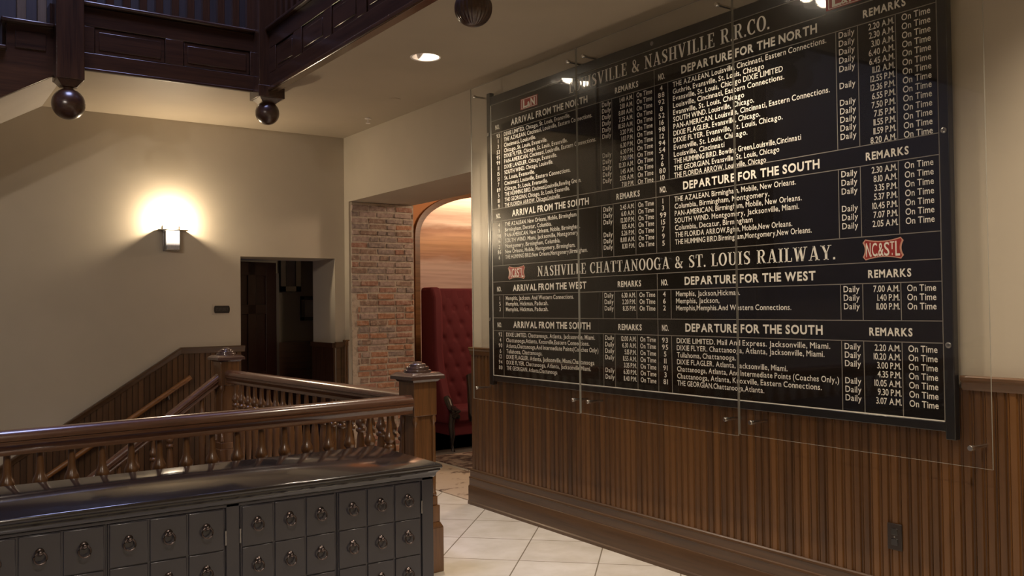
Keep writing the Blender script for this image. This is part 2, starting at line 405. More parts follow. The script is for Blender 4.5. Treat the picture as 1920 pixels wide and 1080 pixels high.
struct(caprail(MB(), 5.835, OP0+0.004).build('trim_3', M_chair_rail))
struct(caprail(MB(), YF, 2.085).build('trim_4', M_chair_rail))
struct(caprail(MB(), OP1+0.004, YB-0.03).build('trim_5', M_chair_rail))
bb = [(0, 0), (0.055, 0), (0.055, 0.02), (0.048, 0.028), (0.048, 0.142), (0.044, 0.150), (0.038, 0.152), (0.038, 0.205), (0.042, 0.209), (0.040, 0.218), (0.030, 0.222), (0.030, 0.262), (0.033, 0.266), (0.030, 0.276), (0.022, 0.282), (0, 0.282)]
struct(MB().sweep(bb, (XW, OP0+0.012, 0), (XW, YF, 0)).build('baseboard_right', M_base))
struct(MB().box(XW-0.012, XW+0.0, OP1-0.006, OP1+0.012, 0, 1.26).build('trim_6', mat('pale_end_strip', (0.5, 0.42, 0.34), 0.5)))

# wainscot of the back wall follows the stair down
def wz(x): return 1.19 if x > 2.227 else 1.19 - (2.227-x)*0.64
bw = MB(); x = DL
while x > -1.6:
    a = x-0.05
    bw.prism([(a+0.004, wz(a)-2.6), (x-0.004, wz(x)-2.6), (x-0.004, wz(x)), (a+0.004, wz(a))], 'y', YB-0.020, YB)
    bw.prism([(a-0.004, wz(a)-2.6), (a+0.004, wz(a)-2.6), (a+0.004, wz(a)), (a-0.004, wz(a))], 'y', YB-0.010, YB)
    x = a
struct(bw.build('trim_7', M_wain_x, smooth=0))
bc = MB(); cp = [(-0.001, 0.0), (0.030, 0.0), (0.034, 0.03), (0.044, 0.045), (0.044, 0.06), (-0.001, 0.06)]
bc.sweep(cp, (2.227, YB, 1.19), (DL+0.03, YB, 1.19)); bc.sweep(cp, (-1.6, YB, wz(-1.6)), (2.227, YB, 1.19))
struct(bc.build('trim_8', M_crail_x))
bd = MB()
for k in range(2): bd.box(DR+0.004+0.053*k, DR+0.050+0.053*k, YB-0.02, YB, 0, 1.19)
bd.sweep(cp, (DR-0.01, YB, 1.19), (XW, YB, 1.19))
struct(bd.build('trim_9', M_crail_x))
bd = MB()
for k in range(11): bd.box(DR-0.02, DR, YB+0.004+0.053*k, YB+0.05+0.053*k, 0, 1.19)
bd.box(DR-0.035, DR, YB, 9.23, 1.19, 1.24)
struct(bd.build('trim_10', M_mah['z']))

# brick face of the far jamb
def brick_face():
    mb = MB(); rnd = random.Random(3)
    mb.box(XW+0.022, XT, OP1-0.022, OP1, 0, OPZ-0.004, 5)
    z = 0.01; row = 0
    while z < OPZ-0.05:
        h = 0.052 + rnd.uniform(-0.004, 0.004); x = XW + 0.02 - (0.0 if row % 2 else 0.10) - rnd.uniform(0, 0.03)
        while x < XT:
            l = rnd.choice((0.195, 0.20, 0.19, 0.095)) if rnd.random() < 0.85 else 0.10
            a, b = max(x, XW+0.014+(0.06 if z < 1.75 else 0.0)+rnd.uniform(0, 0.012)), min(x+l, XT-0.002-rnd.uniform(0, 0.006))
            if b-a > 0.02:
                upper = z > 1.75
                k = rnd.choices(range(5), (0.3, 1, 2, 3, 3) if upper else (3, 3, 1.5, 0.7, 2))[0]
                p = rnd.uniform(0.004, 0.016); e = 0.006; y1 = OP1-0.021; y0 = y1-p
                dz = lambda: rnd.uniform(-0.004, 0.004)
                vs = [(a+dz(), y1, z+dz()), (b+dz(), y1, z+dz()), (b+dz(), y1, z+h+dz()), (a+dz(), y1, z+h+dz()),
                      (a+e+dz(), y0+rnd.uniform(-.003, .003), z+e+dz()), (b-e+dz(), y0+rnd.uniform(-.003, .003), z+e+dz()), (b-e+dz(), y0, z+h-e+dz()), (a+e+dz(), y0, z+h-e+dz())]
                mb.add(vs, [(4, 5, 6, 7), (0, 1, 5, 4), (1, 2, 6, 5), (2, 3, 7, 6), (3, 0, 4, 7)], k)
            x += l + 0.012
        z += h + 0.0155; row += 1
    return mb
struct(brick_face().build('wall_brick', M_brick, smooth=0))

# door behind the doorway
a0, a1 = Vector((2.74, 8.92, 0)), Vector((3.345, 9.16, 0))
dv = (a1-a0); dl = dv.length; an = math.atan2(dv.y, dv.x)
def dpt(u, d, z): return (a0.x+math.cos(an)*u+math.sin(an)*d, a0.y+math.sin(an)*u-math.cos(an)*d, z)
db = MB()
def dbox(mb, u0, u1, d0, d1, z0, z1):
    p = [dpt(u, d, z) for z in (z0, z1) for u, d in ((u0, d0), (u1, d0), (u1, d1), (u0, d1))]
    return mb.add(p, [(0,1,2,3),(4,5,6,7),(0,1,5,4),(1,2,6,5),(2,3,7,6),(3,0,4,7)])
dbox(db, 0, dl, -0.03, -0.005, 0.01, 2.09)
for u0, u1 in ((0, 0.14), (dl/2-0.05, dl/2+0.05), (dl-0.14, dl)): dbox(db, u0, u1, -0.005, 0.008, 0.01, 2.09)
for z0, z1 in ((0.01, 0.25), (0.80, 0.95), (1.55, 1.65), (1.95, 2.09)): dbox(db, 0.14, dl-0.14, -0.005, 0.008, z0, z1)
door = struct(db.build('door_1', M_door, bevel=0.003))
e = dbox(MB(), dl, dl+0.035, -0.03, 0.008, 0.02, 1.98).build('edge_plate', M_steel_dk, door); e['label'] = 'bare metal edge of the door'

# ------------------------------------------------------------------ departures board
BX = 3.845
T = thing('departures_board', 'large black railway arrivals and departures board with cream hand-painted timetable lettering', 'sign', (3.88, 3.95, 0.99))
BY0, BY1, BZ0, BZ1 = 5.76, 2.146, 1.067, 3.173
MB().box(BX, 3.875, BY1-0.01, BY0+0.01, BZ0-0.01, BZ1+0.01).build('board_panel', M_board, T)
MB().box(3.838, 3.878, 5.763, 5.812, 0.990, 3.275).build('frame_stile', M_frame, T, 0.004)
MB().box(3.838, 3.878, 2.097, 2.143, 0.986, 3.275).build('frame_stile', M_frame, T, 0.004)
MB().box(3.840, 3.878, 2.143, 5.763, 3.176, 3.240).build('frame_rail', M_frame, T, 0.004)
MB().box(3.840, 3.878, 2.143, 5.763, 1.020, 1.064).build('frame_rail', M_frame, T, 0.004)
ln = MB(); q = 0.0021
def hl(z, y0=BY0, y1=BY1, k=q): ln.box(BX-0.0006, BX-0.0002, y1, y0, z-k, z+k)
def vl(y, z0, z1, k=q): ln.box(BX-0.0006, BX-0.0002, y-k, y+k, z0, z1)
for z in (3.046, 2.945, 2.355, 2.258, 1.915, 1.790, 1.690, 1.512, 1.413): hl(z)
for y in (5.617, 4.455, 4.340, 4.130, 3.830, 2.665, 2.543, 2.345):
    for z0, z1 in ((2.355, 2.945), (1.915, 2.258), (1.512, 1.690), (1.067, 1.413)): vl(y, z0, z1)
vl(3.945, 1.915, 3.046); vl(3.945, 1.067, 1.790)
ln.build('ruling_lines', M_rule, T, smooth=0)
be = MB(); be.box(BX-0.003, BX, 5.756, 5.762, BZ0, BZ1).box(BX-0.003, BX, BY1, 5.763, BZ0-0.003, BZ0+0.002)
be.build('bead', M_cream, T, smooth=0)
be = MB(); be.box(BX-0.003, BX, BY1-0.002, BY1+0.002, BZ0, BZ1).box(BX-0.003, BX, BY1, 5.763, BZ1-0.0015, BZ1+0.0015)
be.build('bead', M_rule, T, smooth=0)
for (y, z) in ((5.788, 2.95), (5.788, 1.50), (2.119, 1.4055), (2.119, 2.36), (3.95, 3.208)):
    MB().lathe([(0.006, 0.0), (0.0135, -0.002), (0.0135, -0.006), (0.009, -0.008), (0.005, -0.0065)], (3.838, y, z), 18, 'x').build('bolt', M_steel_dk, T)

# --- lettering: the built-in font, one flat outline per character, laid on the panel
CH = {}
def load_chars(chars):
    tmp = []
    for key, off in (('r', 0.010), ('b', 0.030)):
        for c in chars:
            cu = bpy.data.curves.new('glyph', 'FONT'); cu.body = c; cu.size = 1.0; cu.offset = off; cu.resolution_u = 3; cu.fill_mode = 'BOTH'; cu.extrude = 0
            o = bpy.data.objects.new('glyph', cu); C.objects.link(o); tmp.append((key, c, o, cu))
    dg = bpy.context.evaluated_depsgraph_get(); dg.update()
    for key, c, o, cu in tmp:
        me = o.evaluated_get(dg).to_mesh()
        vs = [(v.co.x, v.co.y) for v in me.vertices]; fs = [tuple(p.vertices) for p in me.polygons]
        CH[key, c] = (vs, fs, min(v[0] for v in vs), max(v[0] for v in vs))
        o.evaluated_get(dg).to_mesh_clear()
    for key, c, o, cu in tmp: bpy.data.objects.remove(o); bpy.data.curves.remove(cu)
load_chars('ABCDEFGHIJKLMNOPQRSTUVWXYZabcdefghijklmnopqrstuvwxyz0123456789.,&-()')
CAPH = max(v[1] for v in CH['r', 'H'][0])
def text(mb, s, y0, z0, cap, y1=None, key='r', asp=0.8, center=None, right=None, x=BX-0.0008, sp=0.10):
    k = cap/CAPH; pen = 0; items = []
    for c in s:
        if c == ' ': pen += 0.27; continue
        vs, fs, a, b = CH[key, c]; items.append((c, pen-a)); pen += (b-a) + sp
    wd = pen - sp
    sx = (y0-y1)/wd if y1 is not None else k*asp
    if center is not None: y0 = center + wd*sx/2
    if right is not None: y0 = right + wd*sx
    for c, p in items:
        vs, fs, a, b = CH[key, c]
        mb.add([(x, y0-(v[0]+p)*sx, z0+v[1]*k) for v in vs], fs)
    return mb
rows = []
A = [('93','DIXIE LIMITED. Chicago, St. Louis, Evansville.',4.772,'1.40 A.M.',1),('1','THE AZALEAN. Cincinnati, Louisville, Eastern Connections.',4.538,'2.10 A.M.',1),('3','Cincinnati, Louisville.',5.173,'8.00 A.M.',1),
 ('53','Chicago, St. Louis, Evansville.',5.036,'7.25 A.M.',1),('95','DIXIE FLYER. Chicago, St. Louis, Evansville.',4.805,'10.50 A.M.',1),('99','PAN-AMERICAN. Cincinnati, Louisville, Eastern Connections.',4.501,'3.20 P.M.',1),
 ('11','DIXIE LANDLER. Chicago, Evansville.',4.926,'1.03 P.M.',0),('15','SOUTH WIND. Chicago, Louisville.',4.972,'6.30 P.M.',0),('51','St. Louis, Evansville.',5.191,'6.30 P.M.',1),('7','Cincinnati, Louisville, Eastern Connections.',4.777,'7.00 P.M.',1),
 ('89','Chicago, St. Louis, Evansville.',5.036,'12.30 A.M.',1),('5','THE HUMMING BIRD. Cincinnati,Louisville,Bowling Green.',4.663,'1.45 A.M.',1),('81','THE GEORGIAN. Chicago, St. Louis, Evansville.',4.787,'2.05 A.M.',1),('9','THE FLORIDA ARROW. Chicago,Louisville',4.90,'7.10 P.M.',0)]
B = [('4','THE AZALEAN. Louisville, Cincinnati, Eastern Connections.',2.719,'2.20 A.M.',1),('88','Guthrie, Evansville, St. Louis, Chicago',3.108,'2.30 A.M.',1),('92','Evansville, St. Louis, Chicago DIXIE LIMITED',2.986,'3.10 A.M.',1),
 ('8','Louisville, Cincinnati, Eastern Connections.',2.978,'6.40 A.M.',1),('52','Evansville, St. Louis, Chicago',3.247,'6.45 A.M.',1),('16','SOUTH WIND. Louisville, Chicago.',3.179,'11.12 A.M.',0),('98','PAN-AMERICAN. Louisville, Cincinnati, Eastern Connections.',2.704,'12.55 P.M.',1),
 ('12','DIXIE FLAGLER. Evansville, Chicago.',3.14,'12.36 P.M.',0),('94','DIXIE FLYER. Evansville, St. Louis, Chicago.',2.993,'6.55 P.M.',1),('54','Evansville, St. Louis, Chicago.',3.229,'7.50 P.M.',1),('2','Louisville, Cincinnati',3.393,'7.15 P.M.',1),
 ('6','THE HUMMING BIRD. Bowling Green,Louisville,Cincinnati',2.88,'11.55 P.M.',1),('80','THE GEORGIAN. Evansville, St. Louis, Chicago',3.018,'11.59 P.M.',1),('10','THE FLORIDA ARROW. Louisville, Chicago',3.106,'8.20 A.M.',0)]
Cc = [('4','THE AZALEAN. New Orleans, Mobile, Birmingham',4.719,'2.45 A.M.',1),('8','Birmingham, Decatur, Columbia.',4.995,'6.10 A.M.',1),('98','PAN-AMERICAN. New Orleans, Mobile, Birmingham.',4.681,'12.30 P.M.',1),
 ('16','SOUTH WIND. Miami, Jacksonville, Montgomery.',4.693,'11.15 A.M.',0),('2','Montgomery, Birmingham, Columbia.',4.899,'5.26 P.M.',1),('86','New Orleans, Mobile, Montgomery, Birmingham.',4.735,'8.00 A.M.',1),('6','THE HUMMING BIRD.New Orleans,Montgomery,Birmingham.',4.605,'11.30 P.M.',1)]
D = [('1','THE AZALEAN. Birmingham, Mobile, New Orleans.',2.917,'2.30 A.M.',1),('3','Columbia, Birmingham, Montgomery.',3.088,'8.10 A.M.',1),('99','PAN-AMERICAN. Birmingham, Mobile, New Orleans.',2.883,'3.35 P.M.',1),
 ('15','SOUTH WIND. Montgomery, Jacksonville, Miami.',2.90,'5.37 P.M.',0),('7','Columbia, Decatur, Birmingham',3.203,'10.45 P.M.',1),('9','THE FLORIDA ARROW,Bghm, Mobile,New Orleans.',2.945,'7.07 P.M.',1),('5','THE HUMMING BIRD.Birmingham,Montgomery,New Orleans.',2.826,'2.05 A.M.',1)]
E_ = [('1','Memphis, Jackson. And Western Connections.',4.759,'6.30 A.M.',1),('5','Memphis, Hickman, Paducah.',5.05,'2.20 P.M.',1),('3','Memphis, Hickman, Paducah.',5.05,'8.35 P.M.',1)]
F = [('4','Memphis, Jackson,Hickman.',3.30,'7.00 A.M.',1),('6','Memphis, Jackson,',3.45,'1.40 P.M.',1),('2','Memphis,Memphis.And Western Connections.',2.96,'11.00 P.M.',1)]
G = [('92','DIXIE LIMITED. Chattanooga, Atlanta, Jacksonville, Miami.',4.54,'12.00 A.M.',1),('4','Chattanooga,Atlanta, Knoxville,Eastern Connections.',4.599,'6.30 A.M.',1),('90','Atlanta,Chattanooga,And Intermediate Points(Coaches Only)',4.507,'5.15 P.M.',1),
 ('6','Tullahoma, Chattanooga.',5.126,'11.55 A.M.',1),('12','DIXIE FLAGLER. Atlanta, Jacksonville, Miami.Chattanooga',4.55,'3.35 P.M.',0),('94','DIXIE FLYER. Chattanooga, Atlanta, Jacksonville,Miami.',4.586,'6.30 P.M.',1),('80','THE GEORGIAN. Atlanta,Chattanooga',4.954,'11.40 P.M.',1)]
H = [('93','DIXIE LIMITED. Mail And Express. Jacksonville, Miami.',2.73,'2.20 A.M.',1),('95','DIXIE FLYER. Chattanooga, Atlanta, Jacksonville, Miami.',2.764,'10.20 A.M.',1),('5','Tullahoma, Chattanooga.',3.336,'3.00 P.M.',1),
 ('11','DIXIE FLAGLER. Atlanta, Jacksonville, Miami.',2.991,'4.35 P.M.',0),('91','Chattanooga, Atlanta, And Intermediate Points (Coaches Only,)',2.683,'10.05 A.M.',1),('3','Chattanooga, Atlanta, Knoxville, Eastern Connections.',2.784,'9.30 P.M.',1),('81','THE GEORGIAN.Chattanooga,Atlanta.',3.145,'3.07 A.M.',1)]
CAP = 0.0300
def block(rws, left, z0, z1):
    n = len(rws)
    tx, nc, dy, tr, on = (5.582, 5.662, 4.437, 4.140, 4.104) if left else (3.788, 3.886, 2.648, 2.352, 2.314)
    for i, (no, s, ye, tm, daily) in enumerate(rws):
        z = z0 + (z1-z0)*i/(n-1)
        o = text(MB(), s, tx, z, CAP, y1=ye).build('timetable_line', M_cream, T, smooth=0, fix=False)
        def sub(nm, mb): mb.build(nm, M_cream, o, smooth=0, fix=False)
        sub('train_number', text(MB(), no, 0, z, CAP, center=nc, asp=1.15 if not left else 1.0, sp=0.16))
        if daily: sub('daily_mark', text(MB(), 'Daily', dy, z+0.002, CAP, y1=dy-0.088))
        sub('train_time', text(MB(), tm, 0, z, CAP, right=tr, asp=0.80, sp=0.06))
        sub('status_mark', text(MB(), 'On Time', on, z, CAP, y1=on-0.139))
block(A, 1, 2.9045, 2.3585); block(B, 0, 2.9050, 2.3585)
block(Cc, 1, 2.2125, 1.9620); block(D, 0, 2.2155, 1.9585)
block(E_, 1, 1.6480, 1.5635); block(F, 0, 1.6485, 1.5645)
block(G, 1, 1.3705, 1.1170); block(H, 0, 1.3690, 1.1178)
for z, l, r in ((2.9715, 'ARRIVAL FROM THE NORTH', 'DEPARTURE FOR THE NORTH'), (2.2812, 'ARRIVAL FROM THE SOUTH', 'DEPARTURE FOR THE SOUTH'),
                (1.7160, 'ARRIVAL FROM THE WEST', 'DEPARTURE FOR THE WEST'), (1.4402, 'ARRIVAL FROM THE SOUTH', 'DEPARTURE FOR THE SOUTH')):
    wst = 'WEST' in l
    for s_, a, b, c_ in ((l, 5.486, 4.622 if wst else 4.585, 0.0450), (r, 3.716, 2.808 if wst else 2.772, 0.0450), ('REMARKS', 4.306, 4.088, 0.036), ('REMARKS', 2.512, 2.292, 0.036), ('NO.', 5.700, 5.642, 0.035), ('NO.', 3.910, 3.854, 0.035)):
        text(MB(), s_, a, z+(0.001 if c_ < 0.04 else 0), c_, y1=b, key='b').build('heading_lettering', M_cream, T, smooth=0, fix=False)

# --- serif titles from drawn strokes (unit cap height)
def stroke(pts, wid):
    n = len(pts); L_, R_ = [], []
    for i in range(n):
        a = Vector(pts[max(i-1, 0)]); b = Vector(pts[min(i+1, n-1)]); d = (b-a).normalized(); p = Vector(pts[i])
        w_ = (wid[i] if isinstance(wid, list) else wid)/2; nn = Vector((-d.y, d.x))*w_
        L_.append(p+nn); R_.append(p-nn)
    return [[tuple(L_[i]), tuple(R_[i]), tuple(R_[i+1]), tuple(L_[i+1])] for i in range(n-1)]
TK, TN, SF = 0.165, 0.065, 0.055
def rc(x0, x1, y0, y1): return [[(x0, y0), (x1, y0), (x1, y1), (x0, y1)]]
def stem(x, w=TK): return rc(x-w/2, x+w/2, 0, 1)
def sf(x, y, l=0.34): return rc(x-l/2, x+l/2, y, y+SF) if y < 0.5 else rc(x-l/2, x+l/2, y-SF, y)
def par(x0, y0, x1, y1, w): return [[(x0-w/2, y0), (x0+w/2, y0), (x1+w/2, y1), (x1-w/2, y1)]]
def arc(cx, cy, rx, ry, a0, a1, wmax, wmin, n=20):
    pts, ws = [], []
    for i in range(n+1):
        t = math.radians(a0+(a1-a0)*i/n); pts.append((cx+rx*math.cos(t), cy+ry*math.sin(t))); ws.append(wmin+(wmax-wmin)*abs(math.cos(t))**1.5)
    return stroke(pts, ws)
def glyph(c):
    if c == 'I': return stem(.19)+sf(.19,0)+sf(.19,1), .38
    if c == 'H': return stem(.18)+stem(.62)+rc(.18,.62,.47,.53)+sf(.18,0)+sf(.18,1)+sf(.62,0)+sf(.62,1), .80
    if c == 'L': return stem(.18)+sf(.18,1)+rc(.02,.58,0,SF)+rc(.52,.58,0,.28), .60
    if c == 'E': return stem(.18)+rc(.02,.60,0,SF)+rc(.54,.60,0,.27)+rc(.02,.57,1-SF,1)+rc(.51,.57,.75,1)+rc(.18,.44,.47,.53)+rc(.40,.45,.38,.62), .62
    if c == 'N': return stem(.15,TN)+stem(.63,TN)+par(.66,0,.12,1,.17)+sf(.15,0,.3)+sf(.10,1,.2)+sf(.63,1,.3), .78
    if c == 'A': return par(.13,0,.37,1,TN)+par(.62,0,.38,1,TK)+rc(.2,.55,.27,.32)+sf(.13,0,.26)+sf(.62,0,.32), .78
    if c == 'V': return par(.38,0,.14,1,TK)+par(.40,0,.63,1,TN)+sf(.14,1,.32)+sf(.63,1,.26), .76
    if c == 'W': return par(.32,0,.14,1,TK)+par(.34,0,.50,1,TN)+par(.68,0,.50,1,TK)+par(.70,0,.90,1,TN)+sf(.14,1,.32)+sf(.52,1,.3)+sf(.90,1,.26), 1.04
    if c == 'Y': return par(.38,.45,.14,1,TK)+par(.40,.45,.62,1,TN)+rc(.38-TK/2,.38+TK/2,0,.5)+sf(.14,1,.32)+sf(.62,1,.26)+sf(.38,0), .76
    if c == 'R': return stem(.18)+sf(.18,0)+rc(.02,.38,1-SF,1)+rc(.18,.38,.47,.53)+arc(.38,.74,.19,.235,-90,90,.15,TN)+par(.62,0,.40,.5,.15)+sf(.64,0,.22), .76
    if c == 'T': return stem(.33)+sf(.33,0)+rc(.02,.64,1-SF,1)+rc(.02,.07,.72,1)+rc(.59,.64,.72,1), .66
    if c == 'O': return arc(.36,.5,.27,.47,0,360,.17,TN,36), .72
    if c == 'C': return arc(.37,.5,.28,.47,48,312,.17,TN,30)+rc(.55,.60,.66,.97)+rc(.55,.60,.05,.22), .66
    if c == 'G': return arc(.37,.5,.28,.47,48,318,.17,TN,30)+rc(.55,.60,.66,.97)+rc(.50,.64,0,.42)+rc(.42,.72,.40,.45), .74
    if c == 'U': return rc(.10,.10+TK,.28,1)+rc(.58,.58+TN,.28,1)+arc(.40,.28,.215,.25,180,360,.12,TN)+sf(.18,1)+sf(.61,1,.28), .78
    if c == 'S':
        pts = [(.50,.74),(.46,.90),(.30,.96),(.14,.87),(.11,.72),(.20,.60),(.36,.47),(.48,.34),(.47,.15),(.32,.04),(.14,.08),(.08,.26)]
        return stroke(pts, [.05,.06,.07,.10,.15,.17,.18,.17,.15,.09,.07,.05])+rc(.47,.52,.68,.97)+rc(.07,.12,.03,.32), .60
    if c == '&':
        pts = [(.70,.50),(.60,.25),(.44,.07),(.26,.04),(.12,.14),(.11,.30),(.24,.46),(.38,.60),(.44,.76),(.38,.92),(.28,.96),(.18,.88),(.18,.74),(.30,.52),(.50,.24),(.72,.02)]
        return stroke(pts, [.05,.06,.07,.09,.15,.13,.09,.09,.10,.08,.06,.09,.12,.14,.15,.14])+rc(.58,.80,.48,.53), .84
    if c == '.': return rc(.02,.16,0,.15), .18
def serif(s, y0, y1, z0, cap):
    pen = 0; it = []
    for c in s:
        if c == ' ': pen += .42; continue
        g, w_ = glyph(c); it.append((g, pen)); pen += w_ + .075
    sx = (y0-y1)/(pen-.075); mb = MB()
    for g, p in it:
        for poly in g: mb.add([(BX-0.0008, y0-(a+p)*sx, z0+b*cap) for a, b in poly], [tuple(range(len(poly)))])
    o = mb.build('title_lettering', M_cream, T, smooth=0, fix=False)
serif('LOUISVILLE & NASHVILLE R.R.CO.', 4.783, 3.067, 3.0672, 0.083)
serif('NASHVILLE CHATTANOOGA & ST. LOUIS RAILWAY.', 5.174, 2.690, 1.8150, 0.0735)

# --- railway badges painted on the board
def flat(mb, pts, y0, y1, z0, z1, x): 
    return mb.add([(x, y0+(y1-y0)*a, z0+(z1-z0)*b) for a, b in pts], [tuple(range(len(pts)))])
def ln_badge(y0, y1, z0, z1):
    mb = MB(); flat(mb, [(0,0),(1,0),(1,1),(0,1)], y0, y1, z0, z1, BX-0.0005)
    o = mb.build('railway_badge', M_red, T, smooth=0, fix=False); o['label'] = 'small red rectangular railway badge'
    bd = MB()
    for a0, a1, b0, b1 in ((.06,.94,.06,.10),(.06,.94,.90,.94),(.06,.085,.06,.94),(.915,.94,.06,.94)): flat(bd, [(a0,b0),(a1,b0),(a1,b1),(a0,b1)], y0, y1, z0, z1, BX-0.0008)
    wd = y0-y1; hh = z1-z0
    text(bd, 'L', y0-wd*.16, z0+hh*.17, hh*.66, y1=y0-wd*.40, key='b'); text(bd, '&', y0-wd*.40, z0+hh*.17, hh*.42, y1=y0-wd*.58, key='b'); text(bd, 'N', y0-wd*.60, z0+hh*.17, hh*.66, y1=y0-wd*.84, key='b')
    bd.build('badge_lettering', M_cream, o, smooth=0, fix=False)
ln_badge(5.363, 5.146, 3.0612, 3.1415); ln_badge(2.717, 2.500, 3.0615, 3.142)
def shield(i):
    def curve(p, q, m, n=8):
        return [((1-t)**2*p[0]+2*t*(1-t)*m[0]+t*t*q[0], (1-t)**2*p[1]+2*t*(1-t)*m[1]+t*t*q[1]) for t in [k/n for k in range(n+1)]]
    a = curve((.07,1-i*1.2),(.93,1-i*1.2),(.5,.76-i))+curve((1-i,.84),(1-i,.16),(.89-i,.5))+curve((.93,i*1.2),(.07,i*1.2),(.5,.24+i))+curve((i,.16),(i,.84),(.11+i,.5))
    return a
def nc_badge(y0, y1, z0, z1):
    o = flat(MB(), shield(0), y0, y1, z0, z1, BX-0.0004).build('railway_badge', M_redlt, T, smooth=0, fix=False); o['label'] = 'small red shield railway badge'
    flat(MB(), shield(.045), y0, y1, z0, z1, BX-0.0007).build('badge_field', M_red, o, smooth=0, fix=False)
    tx = MB(); wd = y0-y1; hh = z1-z0; X = BX-0.0010
    for s, a, b, zz, cp in (('N',.09,.20,.16,.66),('.',.205,.225,.16,.66),('C',.235,.36,.18,.62),('.',.365,.385,.16,.66),('&',.39,.52,.18,.62),('S',.53,.66,.18,.62),('T',.67,.78,.46,.36),('.',.715,.735,.19,.6),('L',.80,.91,.15,.68)):
        text(tx, s, y0-wd*a, z0+hh*zz, hh*cp, y1=y0-wd*b, key='r', x=X)
    tx.build('badge_lettering', M_cream, o, smooth=0, fix=False)
nc_badge(5.549, 5.328, 1.803, 1.904); nc_badge(2.539, 2.326, 1.801, 1.902)

# ------------------------------------------------------------------ clear plates on stand-off pins
def plate(y0, y1, z0, z1, pins, label):
    t = thing('glass_panel', label, 'glass panel', (3.88, (y0+y1)/2, z0), 'clear panels over the departures board')
    g = MB(); x0, x1 = 3.756, 3.764
    g.add([(x0,y1,z0),(x0,y0,z0),(x0,y0,z1),(x0,y1,z1),(x1,y1,z0),(x1,y0,z0),(x1,y0,z1),(x1,y1,z1)], [(0,3,2,1),(4,5,6,7)], 0)
    g.add([(x0,y1,z0),(x0,y0,z0),(x0,y0,z1),(x0,y1,z1),(x1,y1,z0),(x1,y0,z0),(x1,y0,z1),(x1,y1,z1)], [(0,1,5,4),(1,2,6,5),(2,3,7,6),(3,0,4,7)], 1)
    g.build('pane', [M_glass, M_gedge], t, smooth=0, fix=True)
    for (y, z) in pins:
        xw = 3.88 if z < 1.2 else XW
        MB().lathe([(0.0085, xw), (0.0085, 3.766), (0.0125, 3.7655), (0.0125, 3.745), (0.0105, 3.742)][::-1], (0, y, z), 16, 'x').build('standoff_pin', M_chrome, t)
ZT, ZL = 3.252, 0.966
plate(5.916, 4.602, 0.880, 3.322, [(5.860, ZT), (4.675, ZT), (5.860, ZL), (4.667, ZL)], 'clear panel over the left end of the board, edge nearest the brick opening')
plate(4.592, 3.252, 0.885, 3.327, [(4.512, ZT), (3.350, 3.262), (4.512, ZL), (3.338, ZL)], 'clear panel over the middle of the board, between two upright seams')
plate(3.244, 1.898, 0.895, 3.330, [(3.162, 3.262), (1.985, 3.262), (3.162, ZL), (1.985, 0.976)], 'clear panel over the right end of the board, lower corner above the outlet')

# outlet
T = thing('wall_outlet', 'dark brown electrical outlet plate on the brown wainscot below the board', 'outlet', (3.88, 2.420, 0.43))
MB().box(3.872, 3.882, 2.383, 2.457, 0.432, 0.556).build('cover_plate', M_outlet, T, 0.003)
for z in (0.470, 0.518): MB().box(3.869, 3.874, 2.403, 2.437, z-0.016, z+0.016).build('receptacle', M_black, T, 0.004)
MB().lathe([(0.0035, 3.874), (0.0035, 3.8705), (0.002, 3.8695)][::-1], (0, 2.42, 0.494), 12, 'x').build('screw', M_steel_dk, T)

# ------------------------------------------------------------------ stair railing
def rail_prof(k=1.0): 
    h = [(0.005, 0), (0.015, -0.002), (0.025, -0.006), (0.033, -0.0115), (0.039, -0.0185), (0.0435, -0.028), (0.046, -0.039), (0.046, -0.046), (0.041, -0.050), (0.041, -0.055), (0.044, -0.058), (0.044, -0.066), (0.034, -0.076), (0.030, -0.090), (0.034, -0.098), (0.034, -0.110)]
    return [(-a, b) for a, b in h[::-1]] + [(a, b) for a, b in h]
BAL = [(0.011,0.985),(0.017,0.982),(0.017,0.972),(0.0145,0.966),(0.0155,0.93),(0.0170,0.893),(0.0185,0.877),(0.0235,0.863),(0.0300,0.850),(0.0330,0.836),(0.0310,0.823),(0.024,0.812),(0.0195,0.808),(0.0195,0.804),(0.027,0.800),(0.0315,0.791),(0.0315,0.780),(0.027,0.773),(0.019,0.768),(0.019,0.762),
       (0.023,0.74),(0.029,0.66),(0.030,0.60),(0.026,0.48),(0.020,0.36),(0.018,0.31),(0.025,0.305),(0.025,0.290),(0.018,0.285),(0.020,0.26)]
def baluster(p, parent, dz=0.0):
    m = MB(); m.lathe([(r_, z+dz) for r_, z in BAL][::-1], (p[0], p[1], 0), 14)
    m.obox(p, 0.021, 0.021, 0.10+dz, 0.262+dz, 0.09)
    return m.build('baluster', M_oak['z'], parent, smooth=50)
T = thing('stair_railing', 'oak stair railing with turned balusters and square newel posts around the stairwell', 'railing', (2.634, 4.785, 0))
RA = Vector((0.401, 4.506, 1.08)); RD = Vector((0.9959, 0.0902, 0)); NW = Vector((2.634, 4.785, 0)); NF = Vector((2.395, 7.79, 0))
ang = math.atan2(RD.y, RD.x)
L0 = RA - RD*1.30
L1 = RA + RD*2.14
MB().sweep(rail_prof(), L0, L1).build('handrail', M_rail['x'], T, smooth=40)
d2 = (NF-NW).normalized(); Q0 = NW + d2*0.08; Q1 = NF - d2*0.07
MB().sweep(rail_prof(), (Q0.x, Q0.y, 1.08), (Q1.x, Q1.y, 1.08)).build('handrail', M_rail['y'], T, smooth=40)
HB = Vector((1.10, 7.79, 0.145)); HA = Vector((2.325, 7.79, 1.055))
hd = (HA-HB); HL = HB - hd*0.75
MB().sweep(rail_prof(), HL, HA).build('handrail', M_rail['x'], T, smooth=40)
